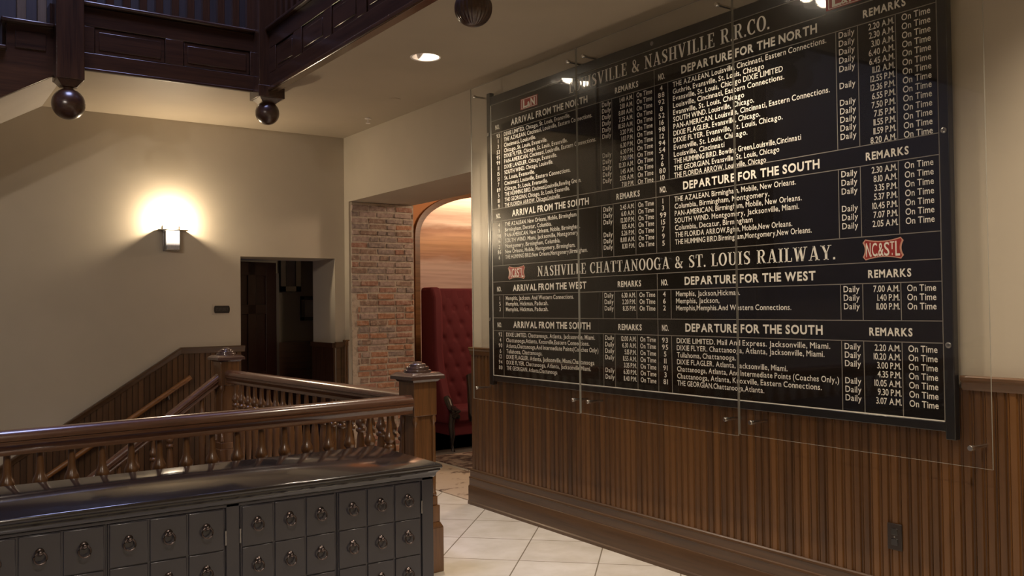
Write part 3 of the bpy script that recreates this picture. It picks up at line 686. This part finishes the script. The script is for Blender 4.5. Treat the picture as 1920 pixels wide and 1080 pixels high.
bot = [(-0.03, 0.06), (0.03, 0.06), (0.034, 0.08), (0.03, 0.10), (-0.03, 0.10), (-0.034, 0.08)]
MB().sweep(bot, (L0.x, L0.y, 0), (L1.x, L1.y, 0)).build('bottom_rail', M_oak['x'], T)
MB().sweep(bot, (Q0.x, Q0.y, 0), (Q1.x, Q1.y, 0)).build('bottom_rail', M_oak['y'], T)
b0 = baluster((RA.x+RD.x*0.019, RA.y+RD.y*0.019), T)
for k in range(-9, 16):
    if k: copy_child(b0, (RD.x*0.1318*k, RD.y*0.1318*k, 0), T)
bq = baluster((Q0.x+d2.x*0.09, Q0.y+d2.y*0.09), T)
n2 = int(((Q1-Q0).length-0.12)/0.1318)
for k in range(1, n2+1): copy_child(bq, (d2.x*0.1318*k, d2.y*0.1318*k, 0), T)
for k in range(1, 13):
    x = 2.32 - 0.133*k; zr = HB.z + (x-HB.x)*(hd.z/hd.x)
    copy_child(b0, (x-(RA.x+RD.x*0.019), 7.79-(RA.y+RD.y*0.019), zr-1.08), T)
def newel(c, a, parent):
    m = MB(); m.obox(c, 0.083, 0.083, 0.945, 1.158, a); m.obox(c, 0.066, 0.066, 0.44, 0.95, a); m.obox(c, 0.083, 0.083, 0.40, 0.455, a)
    o = m.build('newel_post', M_oak['z'], parent, bevel=0.004)
    p = MB(); p.obox(c, 0.108, 0.108, 0, 0.27, a); p.obox(c, 0.108, 0.108, 0.27, 0.30, a, 0.86); p.obox(c, 0.093, 0.093, 0.30, 0.40, a)
    p.build('plinth', M_oak['z'], o, bevel=0.004)
    ca, sa = math.cos(a), math.sin(a)
    for sx_ in (-1, 1):
        for sy_ in (-1, 1):
            x, y = c[0]+(sx_*ca-sy_*sa)*0.066, c[1]+(sx_*sa+sy_*ca)*0.066
            MB().lathe([(0.012,0.455),(0.017,0.46),(0.017,0.475),(0.012,0.48),(0.014,0.60),(0.0135,0.87),(0.011,0.895),(0.018,0.905),(0.019,0.925),(0.014,0.945)], (x, y, 0), 12).build('colonnette', M_oak['z'], o, smooth=50)
    q = MB(); q.obox(c, 0.088, 0.088, 1.150, 1.166, a, 1.16); q.obox(c, 0.120, 0.120, 1.166, 1.186, a); q.obox(c, 0.120, 0.120, 1.186, 1.205, a, 0.80)
    q.lathe([(0.083,1.200),(0.085,1.212),(0.082,1.220),(0.070,1.222),(0.070,1.234),(0.066,1.240),(0.052,1.242),(0.051,1.252),(0.046,1.257),(0.030,1.260),(0.028,1.265),(0.015,1.269),(0.001,1.270)], (c[0], c[1], 0), 32)
    q.build('newel_cap', M_cap, o, smooth=40)
    return o
newel(NW, ang, T); newel(NF, ang, T)
newel(L0 - RD*0.08, ang, T)

# lower flight beside the back wall
T = thing('lower_staircase', 'wooden staircase running down behind the oak railing along the back wall', 'staircase', (2.25, 8.2, -0.1))
for k in range(13):
    x1 = 2.60 - 0.266*k if k == 0 else 2.26 - 0.266*(k-1); x0 = 2.26 - 0.266*k
    if k: MB().box(x0-0.03, x1+0.02, 7.86, YB-0.022, -0.175*k-0.04, -0.175*k).build('tread', M_oak['x'], T, 0.006)
    MB().box(x0-0.0, x0+0.02, 7.86, YB-0.022, -0.175*(k+1), -0.175*k-0.04 if k else -0.02).build('riser', M_mah['x'], T)
MB().prism([(2.60, -0.28), (2.60, 0.02), (2.26, 0.02), (-0.93, -2.1), (-0.93, -2.5)], 'y', 7.73, 7.85).build('stringer', M_mah['x'], T, 0.004)

# handrail fixed to the back wall
T = thing('wall_handrail', 'slim golden-brown handrail sloping down the wainscot of the back wall', 'handrail', (2.275, YB-0.09, 0.955))
MB().tube([(2.30, YB-0.085, 0.972), (2.275, YB-0.085, 0.955), (0.2, YB-0.085, 0.955-2.075*0.652)], 0.024, 12).build('rail', wood('golden_handrail_wood', (0.15, 0.06, 0.014), (0.26, 0.11, 0.03), 0.4, 'x'), T)
for x in (2.1, 1.3, 0.5):
    z = 0.955-(2.275-x)*0.652
    MB().tube([(x, YB-0.02, z-0.07), (x, YB-0.085, z-0.06), (x, YB-0.085, z-0.02)], 0.008, 8).build('bracket', M_steel_dk, T)

# ------------------------------------------------------------------ apothecary cabinet
T = thing('apothecary_cabinet', 'low charcoal cabinet with rows of small drawer fronts and ring pulls before the railing', 'cabinet', (1.18, 4.05, 0))
CXR, CXL, CYF, CYB = 2.135, 0.165, 3.735, 4.40
MB().box(CXL, CXR, CYF+0.012, CYB, 0.075, 0.80).build('carcass', M_cab, T, 0.003)
MB().box(CXL+0.02, CXR-0.02, CYF+0.03, CYB-0.02, 0, 0.085).build('plinth', M_cab, T, 0.003)
tp = [(0.0, 0.785), (0.006, 0.788), (0.010, 0.796), (0.012, 0.806), (0.020, 0.815), (0.026, 0.820), (0.026, 0.826), (0.032, 0.830), (0.034, 0.838), (0.032, 0.845), (0.026, 0.850)]
tm = MB(); ring = []
for o_, z in tp: ring.append([(CXL-o_, CYF-o_, z), (CXR+o_, CYF-o_, z), (CXR+o_, CYB+min(o_, .012), z), (CXL-o_, CYB+min(o_, .012), z)])
vs = [p for r_ in ring for p in r_]; fs = [(0,3,2,1), tuple(range(len(vs)-4, len(vs)))]
for i in range(len(ring)-1):
    for k in range(4): fs.append((4*i+k, 4*i+(k+1) % 4, 4*i+4+(k+1) % 4, 4*i+4+k))
tm.add(vs, fs); tm.build('top', M_cabtop, T, smooth=50)
st = MB()
for x0, x1 in ((CXL, 0.222), (1.145, 1.200), (2.074, CXR)): st.box(x0, x1, CYF, CYF+0.02, 0.075, 0.79)
st.box(CXL, CXR, CYF, CYF+0.02, 0.060, 0.082).box(CXL, CXR, CYF, CYF+0.02, 0.775, 0.79)
st.build('face_frame', M_cab, T, 0.002)
def pull(x, z, par):
    m = MB(); y = CYF-0.004
    m.lathe([(0.016, 0), (0.015, -0.003), (0.010, -0.005), (0.0075, -0.008), (0.009, -0.013), (0.0095, -0.018), (0.006, -0.023), (0.001, -0.024)], (x, y, z+0.010), 14, 'y')
    pts = [(x+0.0215*math.sin(t), y-0.010-0.004*(1-math.cos(t)), z-0.010+0.0215*math.cos(t)) for t in [2*PI*k/20 for k in range(21)]]
    m.tube(pts, 0.0038, 8)
    return m.build('ring_pull', M_pull, par, smooth=60)
first = None
for di, (x0, x1) in enumerate(((0.225, 0.683), (0.686, 1.142), (1.203, 1.637), (1.640, 2.071))):
    d = MB().box(x0+0.002, x1-0.002, CYF+0.004, CYF+0.018, 0.085, 0.773).build('cabinet_door', M_cab, T, 0.002)
    for r_ in range(4):
        for c_ in range(3):
            a = x0+0.004+(x1-x0-0.008)*c_/3; b = x0+0.004+(x1-x0-0.008)*(c_+1)/3; zt = 0.772-0.1712*r_; zb = zt-0.1712
            MB().box(a+0.004, b-0.004, CYF-0.003, CYF+0.006, zb+0.002, zt-0.002).build('drawer_front', M_cab, d, 0.003)
            pull((a+b)/2, (zt+zb)/2+0.010, d)
    for z in (0.65, 0.2):
        hx = x0 if di % 2 == 0 else x1
        MB().lathe([(0.0045, z-0.03), (0.0045, z+0.03)], (hx, CYF-0.002, 0), 10).build('hinge', M_steel_dk, d)

# ------------------------------------------------------------------ gallery above the stair
GY, GX = 7.09, 2.50
T = thing('gallery_balustrade', 'dark panelled gallery front with square balusters overhanging the stairwell', 'balustrade', (2.5, 7.09, 3.35))
fr = MB(); fr.box(1.05, GX, GY+0.015, GY+0.035, 3.37, 3.85)
fr.box(1.05, GX, GY-0.005, GY+0.02, 3.365, 3.50).box(1.05, GX, GY-0.005, GY+0.02, 3.695, 3.84)
for x0, x1 in ((1.05, 1.224), (1.724, 1.86), (2.384, GX)): fr.box(x0, x1, GY-0.005, GY+0.02, 3.50, 3.695)
fr.box(1.05, GX, GY-0.016, GY+0.0, 3.365, 3.385)
fr.build('fascia', M_mah['x'], T, 0.004)
for x0, x1 in ((1.224, 1.724), (1.86, 2.384)):
    p = MB(); p.box(x0+0.004, x1-0.004, GY+0.004, GY+0.016, 3.504, 3.691)
    p.prism([(x0+0.03, 3.53), (x1-0.03, 3.53), (x1-0.03, 3.665), (x0+0.03, 3.665)], 'y', GY-0.002, GY+0.01); p.build('fascia_panel', M_mah['x'], T, 0.004)
MB().box(1.05, GX-0.04, GY-0.045, GY+0.12, 3.842, 3.872).build('nosing', M_mah['x'], T, 0.010)
PN = [(6.81, 6.43), (6.266, 5.85), (5.72, 5.30), (5.165, 4.75), (4.61, 4.19)]
fr = MB(); fr.box(GX+0.015, GX+0.04, 3.86, GY, 3.37, 3.85)
fr.box(GX-0.005, GX+0.02, 3.86, GY, 3.395, 3.50).box(GX-0.005, GX+0.02, 3.86, GY, 3.70, 3.84)
ys = [GY] + [v for p in PN for v in p] + [3.86]
for k in range(0, len(ys), 2): fr.box(GX-0.005, GX+0.02, ys[k+1], ys[k], 3.50, 3.70)
fr.build('fascia', M_mah['y'], T, 0.004)
MB().box(GX-0.02, GX+0.060, 3.86, GY, 3.352, 3.392).build('base_moulding', wood('moulding_wood', (0.05, 0.022, 0.01), (0.10, 0.045, 0.018), 0.22, 'y', 0.8), T, 0.010)
for y1, y0 in PN:
    p = MB(); p.box(GX+0.004, GX+0.016, y0+0.004, y1-0.004, 3.504, 3.696)
    p.box(GX-0.002, GX+0.01, y0+0.035, y1-0.035, 3.535, 3.665); p.build('fascia_panel', M_mah['y'], T, 0.004)
MB().box(GX-0.04, GX+0.12, 3.80, GY, 3.842, 3.872).build('nosing', M_mah['y'], T, 0.010)
fr = MB(); fr.box(XL, GX, 3.86, 3.885, 3.37, 3.85).box(XL, GX, 3.82, 3.90, 3.842, 3.872); fr.build('fascia', M_mah['x'], T, 0.004)
gb = MB().box(1.215-0.028, 1.215+0.028, GY+0.012, GY+0.068, 3.87, 4.78).build('baluster', M_mah['z'], T, 0.004)
for k in range(1, 11): copy_child(gb, (0.118*k, 0, 0), T)
gq = MB().box(GX+0.012, GX+0.068, 6.85-0.028, 6.85+0.028, 3.87, 4.78).build('baluster', M_mah['z'], T, 0.004)
for k in range(1, 25): copy_child(gq, (0, -0.118*k, 0), T)
MB().box(1.05, GX, GY-0.0, GY+0.08, 4.78, 4.86).build('handrail', M_rail['x'], T, 0.015)
MB().box(GX, GX+0.08, 3.86, GY, 4.78, 4.86).build('handrail', M_rail['y'], T, 0.015)
def pendant(c, w_, zb, r_, zc, ribs=0):
    m = MB(); m.obox(c, w_/2, w_/2, zb, 4.98, 0, 0.94)
    o = m.build('newel_post', M_mah['z'], T, bevel=0.006)
    p = MB(); p.obox(c, w_/2+0.006, w_/2+0.006, zb-0.004, zb+0.09, 0) if w_ > 0.2 else None
    p.obox(c, 0.05, 0.05, zb-0.045, zb, 0, w_/2/0.05*0.92)
    zt = zc+r_
    p.lathe([(0.048, zb-0.07), (0.034, zb-0.06), (0.034, zb-0.05), (0.06, zb-0.045), (0.055, zb-0.03)], (c[0], c[1], 0), 24)
    p.lathe([(0.03, zt-0.02), (0.03, zb-0.02)], (c[0], c[1], 0), 20)
    p.build('drop_moulding', M_mah['z'], o, 0.003)
    bm_ = MB(); n = 48
    prof = [(max(r_*math.sin(PI*k/20), 1e-4), -r_*math.cos(PI*k/20)) for k in range(21)]
    if ribs:
        vs, fs = [], []
        for a, h in prof:
            for k in range(n*2):
                t = 2*PI*k/(n*2); rr = a*(1+0.035*math.cos(ribs*t)); vs.append((c[0]+rr*math.cos(t), c[1]+rr*math.sin(t), zc+h))
        N2 = n*2
        for i in range(20):
            for k in range(N2): fs.append((i*N2+k, i*N2+(k+1) % N2, (i+1)*N2+(k+1) % N2, (i+1)*N2+k))
        bm_.add(vs, fs)
    else: bm_.lathe(prof, (c[0], c[1], zc), n)
    bm_.build('ball_finial', M_mah['x'], o, smooth=60)
pendant((1.045, 7.06), 0.187, 3.262, 0.113, 3.098)
pendant((2.512, 7.05), 0.205, 3.312, 0.096, 3.200)
pendant((2.500, 3.90), 0.205, 3.285, 0.097, 3.166, 26)

# upper flight going down to the left behind the gallery
T = thing('upper_staircase', 'dark wooden staircase coming down to the left from the gallery with pale soffit', 'staircase', (0.9, 7.8, 3.3))
st = [(0.955, 3.84)]
NT = 8
for k in range(1, NT+1):
    st += [(0.955-0.30*(k-1), 3.865-0.20*k-0.03), (0.955-0.30*k, 3.865-0.20*k-0.03)]
xe = 0.955-0.30*NT
st += [(xe, 3.30-(0.955-xe)*0.60), (0.955, 3.30)]
MB().prism(st, 'y', GY, GY+0.05).build('stringer', M_mah['x'], T, 0.003)
for k in range(1, NT+1):
    x1 = 0.955-0.30*(k-1); z = 3.865-0.20*k
    MB().box(x1-0.335, x1, GY-0.045, YB-0.002, z-0.032, z).build('tread', M_mah['x'], T, 0.010)
    MB().box(x1-0.02, x1, GY+0.05, YB-0.002, z, z+0.17).build('riser', M_mah['x'], T)
    p = MB().box(x1-0.245, x1-0.05, GY-0.008, GY+0.01, z-0.20, z-0.075).build('string_panel', M_mah['x'], T, 0.004)
    for dx in (0.075, 0.205):
        MB().box(x1-dx-0.03, x1-dx+0.03, GY+0.0, GY+0.06, z, z+0.95).build('baluster', M_ballit if k == 1 else M_mah['z'], T, 0.004)
xs = 1.07
sl = MB().prism([(xs, ZC), (xe, ZC-(xs-xe)*0.595), (xe, ZC-(xs-xe)*0.595+0.1), (xs, ZC+0.1)], 'y', GY+0.052, YB-0.001).build('soffit', M_soffit, T)
sl['label'] = 'pale plastered underside'

# ------------------------------------------------------------------ recessed lamps
def downlight(i, x, y, label, aim):
    t = thing('ceiling_downlight', label, 'ceiling light', (x, y, ZC), 'recessed ceiling downlights')
    m = MB(); n = 40; prof = [(RH-0.001, -0.001), (RH+0.010, -0.004), (RH+0.012, -0.001)]
    vs, fs = [], []
    for r_, h in prof:
        for k in range(n): a = 2*PI*k/n; vs.append((x+r_*math.cos(a), y+r_*math.sin(a), ZC+h))
    for q_ in range(2):
        for k in range(n): fs.append((q_*n+k, q_*n+(k+1) % n, (q_+1)*n+(k+1) % n, (q_+1)*n+k))
    m.add(vs, fs); m.build('trim_ring', M_white, t, smooth=60)
    vs, fs = [], []
    prof = [(RH-0.001, 0.0), (RH-0.004, 0.03), (RH-0.014, 0.07), (RH-0.034, 0.10), (0.03, 0.118), (0.001, 0.12)]
    for r_, h in prof:
        for k in range(n): a = 2*PI*k/n; vs.append((x+r_*math.cos(a), y+r_*math.sin(a), ZC+h))
    for q_ in range(len(prof)-1):
        for k in range(n): fs.append((q_*n+k, q_*n+(k+1) % n, (q_+1)*n+(k+1) % n, (q_+1)*n+k))
    MB().add(vs, fs).build('reflector', M_white, t, smooth=60)
    ax = Vector((0.80, -0.18, -0.57)).normalized(); qx = ax.cross(Vector((0, 0, 1))).normalized(); qy = ax.cross(qx)
    cc = Vector((x-0.026, y-0.004, ZC+0.026))
    def ringpts(r_, d): return [cc+ax*d+qx*r_*math.cos(2*PI*k/24)+qy*r_*math.sin(2*PI*k/24) for k in range(24)]
    MB().add(ringpts(0.046, 0.0), [tuple(range(24))]).build('lamp_face', M_lamp, t)
    hs = ringpts(0.050, 0.004)+ringpts(0.050, -0.004)+ringpts(0.030, -0.035)
    MB().add(hs, [(q_*24+k, q_*24+(k+1) % 24, (q_+1)*24+(k+1) % 24, (q_+1)*24+k) for q_ in range(2) for k in range(24)]+[tuple(range(48, 72))]).build('gimbal', M_white, t, smooth=60)
    if i < 3: light('downlight_beam', 'SPOT', (x+0.02, y, ZC+0.0), P_DOWN, WARM, 0.05, aim, 116, 1.0)
    elif i in (4, 5): light('downlight_beam', 'SPOT', (x, y, ZC-0.02), 200 if i == 5 else 150, (1.0, 0.88, 0.76), 0.06, (1.1, YB, 1.9), 66, 1.0)
    else: light('downlight_beam', 'SPOT', (x+0.02, y, ZC+0.0), P_ROOM, (1.0, 0.86, 0.72), 0.05, aim, 160, 1.0)
for i, (x, y) in enumerate(LAMPS):
    downlight(i, x, y, ('recessed downlight seen in the ceiling left of the board', 'recessed downlight whose glare shows near the top of the board', 'recessed downlight beside the near end of the board',
        'unseen recessed fill downlight added over the floor behind the viewer', 'unseen recessed fill downlight added near the left wall behind the viewer', 'unseen recessed fill downlight added near the left wall level with the cabinet', 'unseen recessed fill downlight added near the wall behind the viewer')[i],
        (x+(0.35 if i < 3 else 0), y, 0))
T = thing('sprinkler_head', 'tiny white sprinkler head on the ceiling above the brick opening', 'sprinkler', (3.684, 7.61, ZC))
MB().lathe([(0.030, -0.006), (0.030, 0.0)], (3.684, 7.61, ZC), 20).build('escutcheon', M_white, T)
MB().lathe([(0.022, -0.048), (0.022, -0.044), (0.005, -0.043), (0.007, -0.006)], (3.684, 7.61, ZC), 14).build('nozzle', M_white, T)
T = MB().lathe([(0.050, ZC-0.004), (0.052, ZC)], (3.538, 6.785, 0), 24).build('ceiling_cover_plate', M_ceil)
tag(T, 'small round cover plate painted like the ceiling left of the clear panels', 'cover plate')

# ------------------------------------------------------------------ wall sconce
def sconce(SX, SZ, label):
    T = thing('wall_sconce', label, 'wall lamp', (SX, YB, SZ), 'crystal wall sconces on the back wall')
    MB().box(SX-0.072, SX+0.075, YB-0.018, YB, SZ-0.19, SZ+0.05).build('back_plate', M_steel_dk, T, 0.003)
    MB().box(SX-0.135, SX+0.135, YB-0.105, YB-0.002, SZ-0.004, SZ+0.006).build('shelf_plate', M_chrome, T, 0.002)
    c = MB().box(SX-0.050, SX+0.058, YB-0.10, YB-0.018, SZ-0.180, SZ-0.006)
    for k in range(7): c.box(SX-0.046+0.0145*k, SX-0.040+0.0145*k, YB-0.104, YB-0.098, SZ-0.176, SZ-0.01)
    c.build('crystal_block', M_crystal, T, 0.002)
    MB().box(SX-0.056, SX+0.062, YB-0.102, YB-0.016, SZ-0.188, SZ-0.180).build('base_cap', M_chrome, T, 0.001)
    for x in (SX-0.066, SX+0.060): MB().box(x, x+0.012, YB-0.07, YB-0.016, SZ-0.186, SZ-0.008).build('side_bar', M_steel_dk, T, 0.001)
    MB().lathe([(0.012, 0.006), (0.018, 0.02), (0.02, 0.045), (0.012, 0.065), (0.001, 0.07)], (SX, YB-0.055, SZ), 14).build('bulb', M_lamp, T)
    light('sconce_glow', 'POINT', (SX, YB-0.085, SZ+0.075), P_SCONCE, (1.0, 0.80, 0.56), 0.03)
sconce(2.142, 2.345, 'lit wall sconce with clear crystal block left of the doorway')
sconce(-0.95, 2.345, 'unseen wall sconce added further left to brighten the back wall, beyond the stair')  # out of view; put in to brighten the left of the back wall

# plate by the door
T = thing('door_sign', 'small dark oval-ended sign plate on the back wall left of the doorway', 'sign', (2.617, YB, 1.6))
MB().box(2.528, 2.695, YB-0.004, YB, 1.555, 1.650).build('backing_plate', mat('sign_backing', (0.46, 0.39, 0.30), 0.5), T)
pl = []
for k in range(9): t = PI/2+PI*k/8; pl.append((2.552+0.012*math.cos(t), 1.603+0.036*math.sin(t)))
for k in range(9): t = -PI/2+PI*k/8; pl.append((2.680+0.012*math.cos(t), 1.603+0.036*math.sin(t)))
MB().prism(pl, 'y', YB-0.009, YB-0.003).build('plate', mat('sign_bronze', (0.022, 0.017, 0.014), 0.4), T)
sg = MB(); tmp = MB(); text(tmp, 'STAFF ONLY', 0, 1.590, 0.026, y1=-0.115, key='b')
sg.add([(2.558-v[1], YB-0.0095, v[2]) for v in tmp.v], tmp.f)
sg.build('plate_lettering', mat('sign_letters', (0.06, 0.052, 0.048), 0.4), T, smooth=0, fix=False)

# framed pictures in the passage behind the door
def picture(x0, x1, z0, z1, b, label):
    t = thing('picture_frame', label, 'picture', ((x0+x1)/2, 10.9, z0))
    f_ = MB(); f_.box(x0, x1, 10.86, 10.9, z0, z0+b).box(x0, x1, 10.86, 10.9, z1-b, z1).box(x0, x0+b, 10.86, 10.9, z0, z1).box(x1-b, x1, 10.86, 10.9, z0, z1)
    f_.build('frame', M_black, t, 0.003)
    MB().box(x0+b, x1-b, 10.88, 10.895, z0+b, z1-b).build('print', M_paper, t)
picture(4.03, 4.30, 1.82, 2.42, 0.07, 'black framed picture high on the dim wall seen through the doorway')
picture(4.30, 4.62, 1.45, 1.76, 0.045, 'black framed picture below the larger one, half hidden by the doorway side')
hw = MB().box(DL, 5.0, 10.86, 10.9, 0, 1.18).build('trim_11', M_mah['x']); struct(hw)

# ------------------------------------------------------------------ lounge beyond the opening
tag(MB().box(XW+0.01, 4.59, OP0+0.02, OP1-0.05, 0.0, 0.008).build('threshold_mat', M_mat), 'worn beige rug lying on the floor inside the brick opening', 'rug')
tag(MB().box(4.66, 7.2, 5.6, 8.30, 0.0, 0.010).build('lounge_rug', M_rug), 'patterned red and cream rug under the lounge chairs', 'rug')
# arched alcove with its mural
def arch(i):
    cx, ax, b_ = 7.50, 1.98+i, 0.68+i; pts = []
    for k in range(61):
        t = PI - PI*k/60; c_, s_ = math.cos(t), math.sin(t); e_ = 2/2.6
        pts.append((cx + ax*math.copysign(abs(c_)**e_, c_), 2.45 + b_*abs(s_)**e_))
    return [(cx-ax, 0.0)] + pts + [(cx+ax, 0.0)]
inner, outer = arch(0), arch(0.07)
aw = MB(); n = len(inner)
vs = [(x, 9.98, z) for x, z in outer] + [(min(max(x, XT), 9.55), 9.98, 3.6) for x, z in outer]
vs[n] = (XT, 9.98, 0.0); vs[n+1] = (XT, 9.98, 3.6); 
fs = [(k, k+1, n+k+1, n+k) for k in range(n-1)]
aw.add(vs, fs); struct(aw.build('wall_alcove', M_orange, smooth=0))
at = MB()
vs = [(x, y, z) for y in (9.93, 10.15) for x, z in inner] + [(x, y, z) for y in (9.93, 10.15) for x, z in outer]
for k in range(n-1):
    at.add([vs[k], vs[k+1], vs[2*n+k+1], vs[2*n+k]], [(0,1,2,3)]); at.add([vs[k], vs[k+1], vs[n+k+1], vs[n+k]], [(0,1,2,3)]); at.add([vs[2*n+k], vs[2*n+k+1], vs[3*n+k+1], vs[3*n+k]], [(0,1,2,3)])
struct(at.build('trim_12', M_arch, smooth=40))
tag(MB().box(5.0, 9.5, 10.30, 10.33, 0.2, 3.55).build('wall_mural', M_mural), 'wide mural of horizontal tan and cream streaks behind the red settee', 'mural')
struct(MB().box(XT, 9.6, 10.33, 10.6, 0, 3.6).build('wall_lounge.001', M_wall))
light('lounge_fill', 'POINT', (6.4, 7.4, 3.0), P_LOUNGE, (1.0, 0.72, 0.50), 0.15)  # unseen lamp without a fixture, added to light the lounge
light('alcove_fill', 'AREA', (7.2, 10.1, 3.42), 70, (1.0, 0.76, 0.58), 3.0, (7.2, 10.2, 0), sy=0.08)  # unseen lamp over the alcove, added to light the mural from above

# settee
T = thing('settee', 'tall red velvet settee with buttoned back and black scroll arms beyond the opening', 'settee', (5.75, 8.8, 0))
X0, X1, Y0, Y1 = 5.03, 6.55, 8.42, 9.06
nx, nz = 76, 84; bx0, bx1, bz0, bz1 = X0+0.14, X1-0.14, 0.42, 1.80
vs, fs = [], []
btn = [(bx0+0.09+0.17*i+(0.085 if j % 2 else 0), bz0+0.14+0.17*j) for j in range(9) for i in range(9)]
btn = [p for p in btn if p[0] < bx1-0.03]
for j in range(nz+1):
    for i in range(nx+1):
        x = bx0+(bx1-bx0)*i/nx; z = bz0+(bz1-bz0)*j/nz; d = 0
        for (p, q_) in btn:
            r2 = (x-p)**2+(z-q_)**2
            if r2 < 0.03: d += 0.020*math.exp(-r2/0.0011)
        u = ((x-bx0-0.09)/0.17 + (z-bz0-0.14)/0.34); v_ = ((x-bx0-0.09)/0.17 - (z-bz0-0.14)/0.34)
        d += 0.006*(math.exp(-((u-round(u))/0.09)**2) + math.exp(-((v_-round(v_))/0.09)**2))
        vs.append((x, Y1-0.20+d+0.10*(z-bz0)/(bz1-bz0), z))
for j in range(nz):
    for i in range(nx): a = j*(nx+1)+i; fs.append((a, a+1, a+nx+2, a+nx+1))
MB().add(vs, fs).build('buttoned_back', M_velvet, T, smooth=80)
MB().box(X0+0.05, X1-0.05, Y1-0.10, Y1, 0.30, 1.82).build('back_shell', M_velvet, T, 0.03)
for s_, xa in ((0, X0), (1, X1-0.13)):
    pts = [(Y1, 0.30), (Y1, 1.83), (Y1-0.26, 1.83), (Y1-0.31, 1.70), (Y1-0.32, 1.10), (Y1-0.36, 0.88), (Y1-0.45, 0.64), (Y1-0.51, 0.55), (Y1-0.56, 0.48), (Y1-0.56, 0.30)]
    MB().prism(pts, 'x', xa, xa+0.13).build('wing', M_velvet, T, 0.035)
MB().box(X0+0.10, X1-0.10, Y0+0.02, Y1-0.08, 0.30, 0.47).build('seat_cushion', M_velvet, T, 0.04)
MB().box(X0+0.06, X1-0.06, Y0+0.05, Y1-0.02, 0.17, 0.32).build('apron', M_velvet, T, 0.01)
for xa in (X0+0.03, X1-0.09):
    MB().tube([(xa+0.03, Y1-0.470, 0.580), (xa+0.03, Y1-0.520, 0.545), (xa+0.03, Y1-0.555, 0.490), (xa+0.03, Y1-0.600, 0.460), (xa+0.03, Y1-0.650, 0.450), (xa+0.03, Y1-0.685, 0.440), (xa+0.03, Y1-0.680, 0.405), (xa+0.03, Y1-0.650, 0.395)], [0.040, 0.044, 0.040, 0.040, 0.048, 0.054, 0.050, 0.036], 14).build('scroll_arm', M_black, T, smooth=60)
    MB().tube([(xa+0.03, Y1-0.63, 0.50), (xa+0.03, Y1-0.60, 0.40), (xa+0.03, Y0+0.06, 0.28), (xa+0.03, Y0+0.04, 0.17), (xa+0.03, Y0+0.06, 0.07), (xa+0.03, Y0+0.02, 0.0)], [0.03, 0.035, 0.036, 0.030, 0.018, 0.020], 10).build('front_leg', M_black, T, smooth=60)
    MB().tube([(xa+0.03, Y1-0.06, 0.18), (xa+0.03, Y1-0.02, 0.0)], [0.026, 0.018], 10).build('rear_leg', M_black, T, smooth=60)

# small chair just inside the lounge
T = thing('side_chair', 'dark round-backed chair with splayed feet half hidden by the end of the board wall', 'chair', (5.20, 7.72, 0.012))
vs, fs = [], []
for j in range(9):
    for i in range(25):
        a = PI*(1.0+0.9*(i/24-0.5)*1.6)+0.5; z = 0.42+0.52*math.sin(PI/2*min(1, j/8))*(0.55+0.45*math.cos((i/24-0.5)*PI*0.9)); r_ = 0.27+0.03*j/8
        vs.append((5.20+r_*math.cos(a), 7.72+r_*math.sin(a), z))
for j in range(8):
    for i in range(24): a = j*25+i; fs.append((a, a+1, a+26, a+25))
o = MB().add(vs, fs).build('backrest', M_black, T, smooth=70)
md = o.modifiers.new('thick', 'SOLIDIFY'); md.thickness = 0.04
MB().lathe([(0.24, 0.40), (0.265, 0.42), (0.265, 0.46), (0.22, 0.49), (0.001, 0.50)], (5.20, 7.72, 0), 28).build('seat', M_black, T)
MB().lathe([(0.03, 0.14), (0.022, 0.30), (0.05, 0.40)], (5.20, 7.72, 0), 14).build('column', M_black, T)
for k in range(4):
    a = math.radians(132+90*k)
    MB().tube([(5.20+0.03*math.cos(a), 7.72+0.03*math.sin(a), 0.20), (5.20+0.15*math.cos(a), 7.72+0.15*math.sin(a), 0.14), (5.20+0.25*math.cos(a), 7.72+0.25*math.sin(a), 0.06), (5.20+0.28*math.cos(a), 7.72+0.28*math.sin(a), 0.024)], [0.022, 0.018, 0.014, 0.012], 10).build('foot', M_black, T, smooth=60)
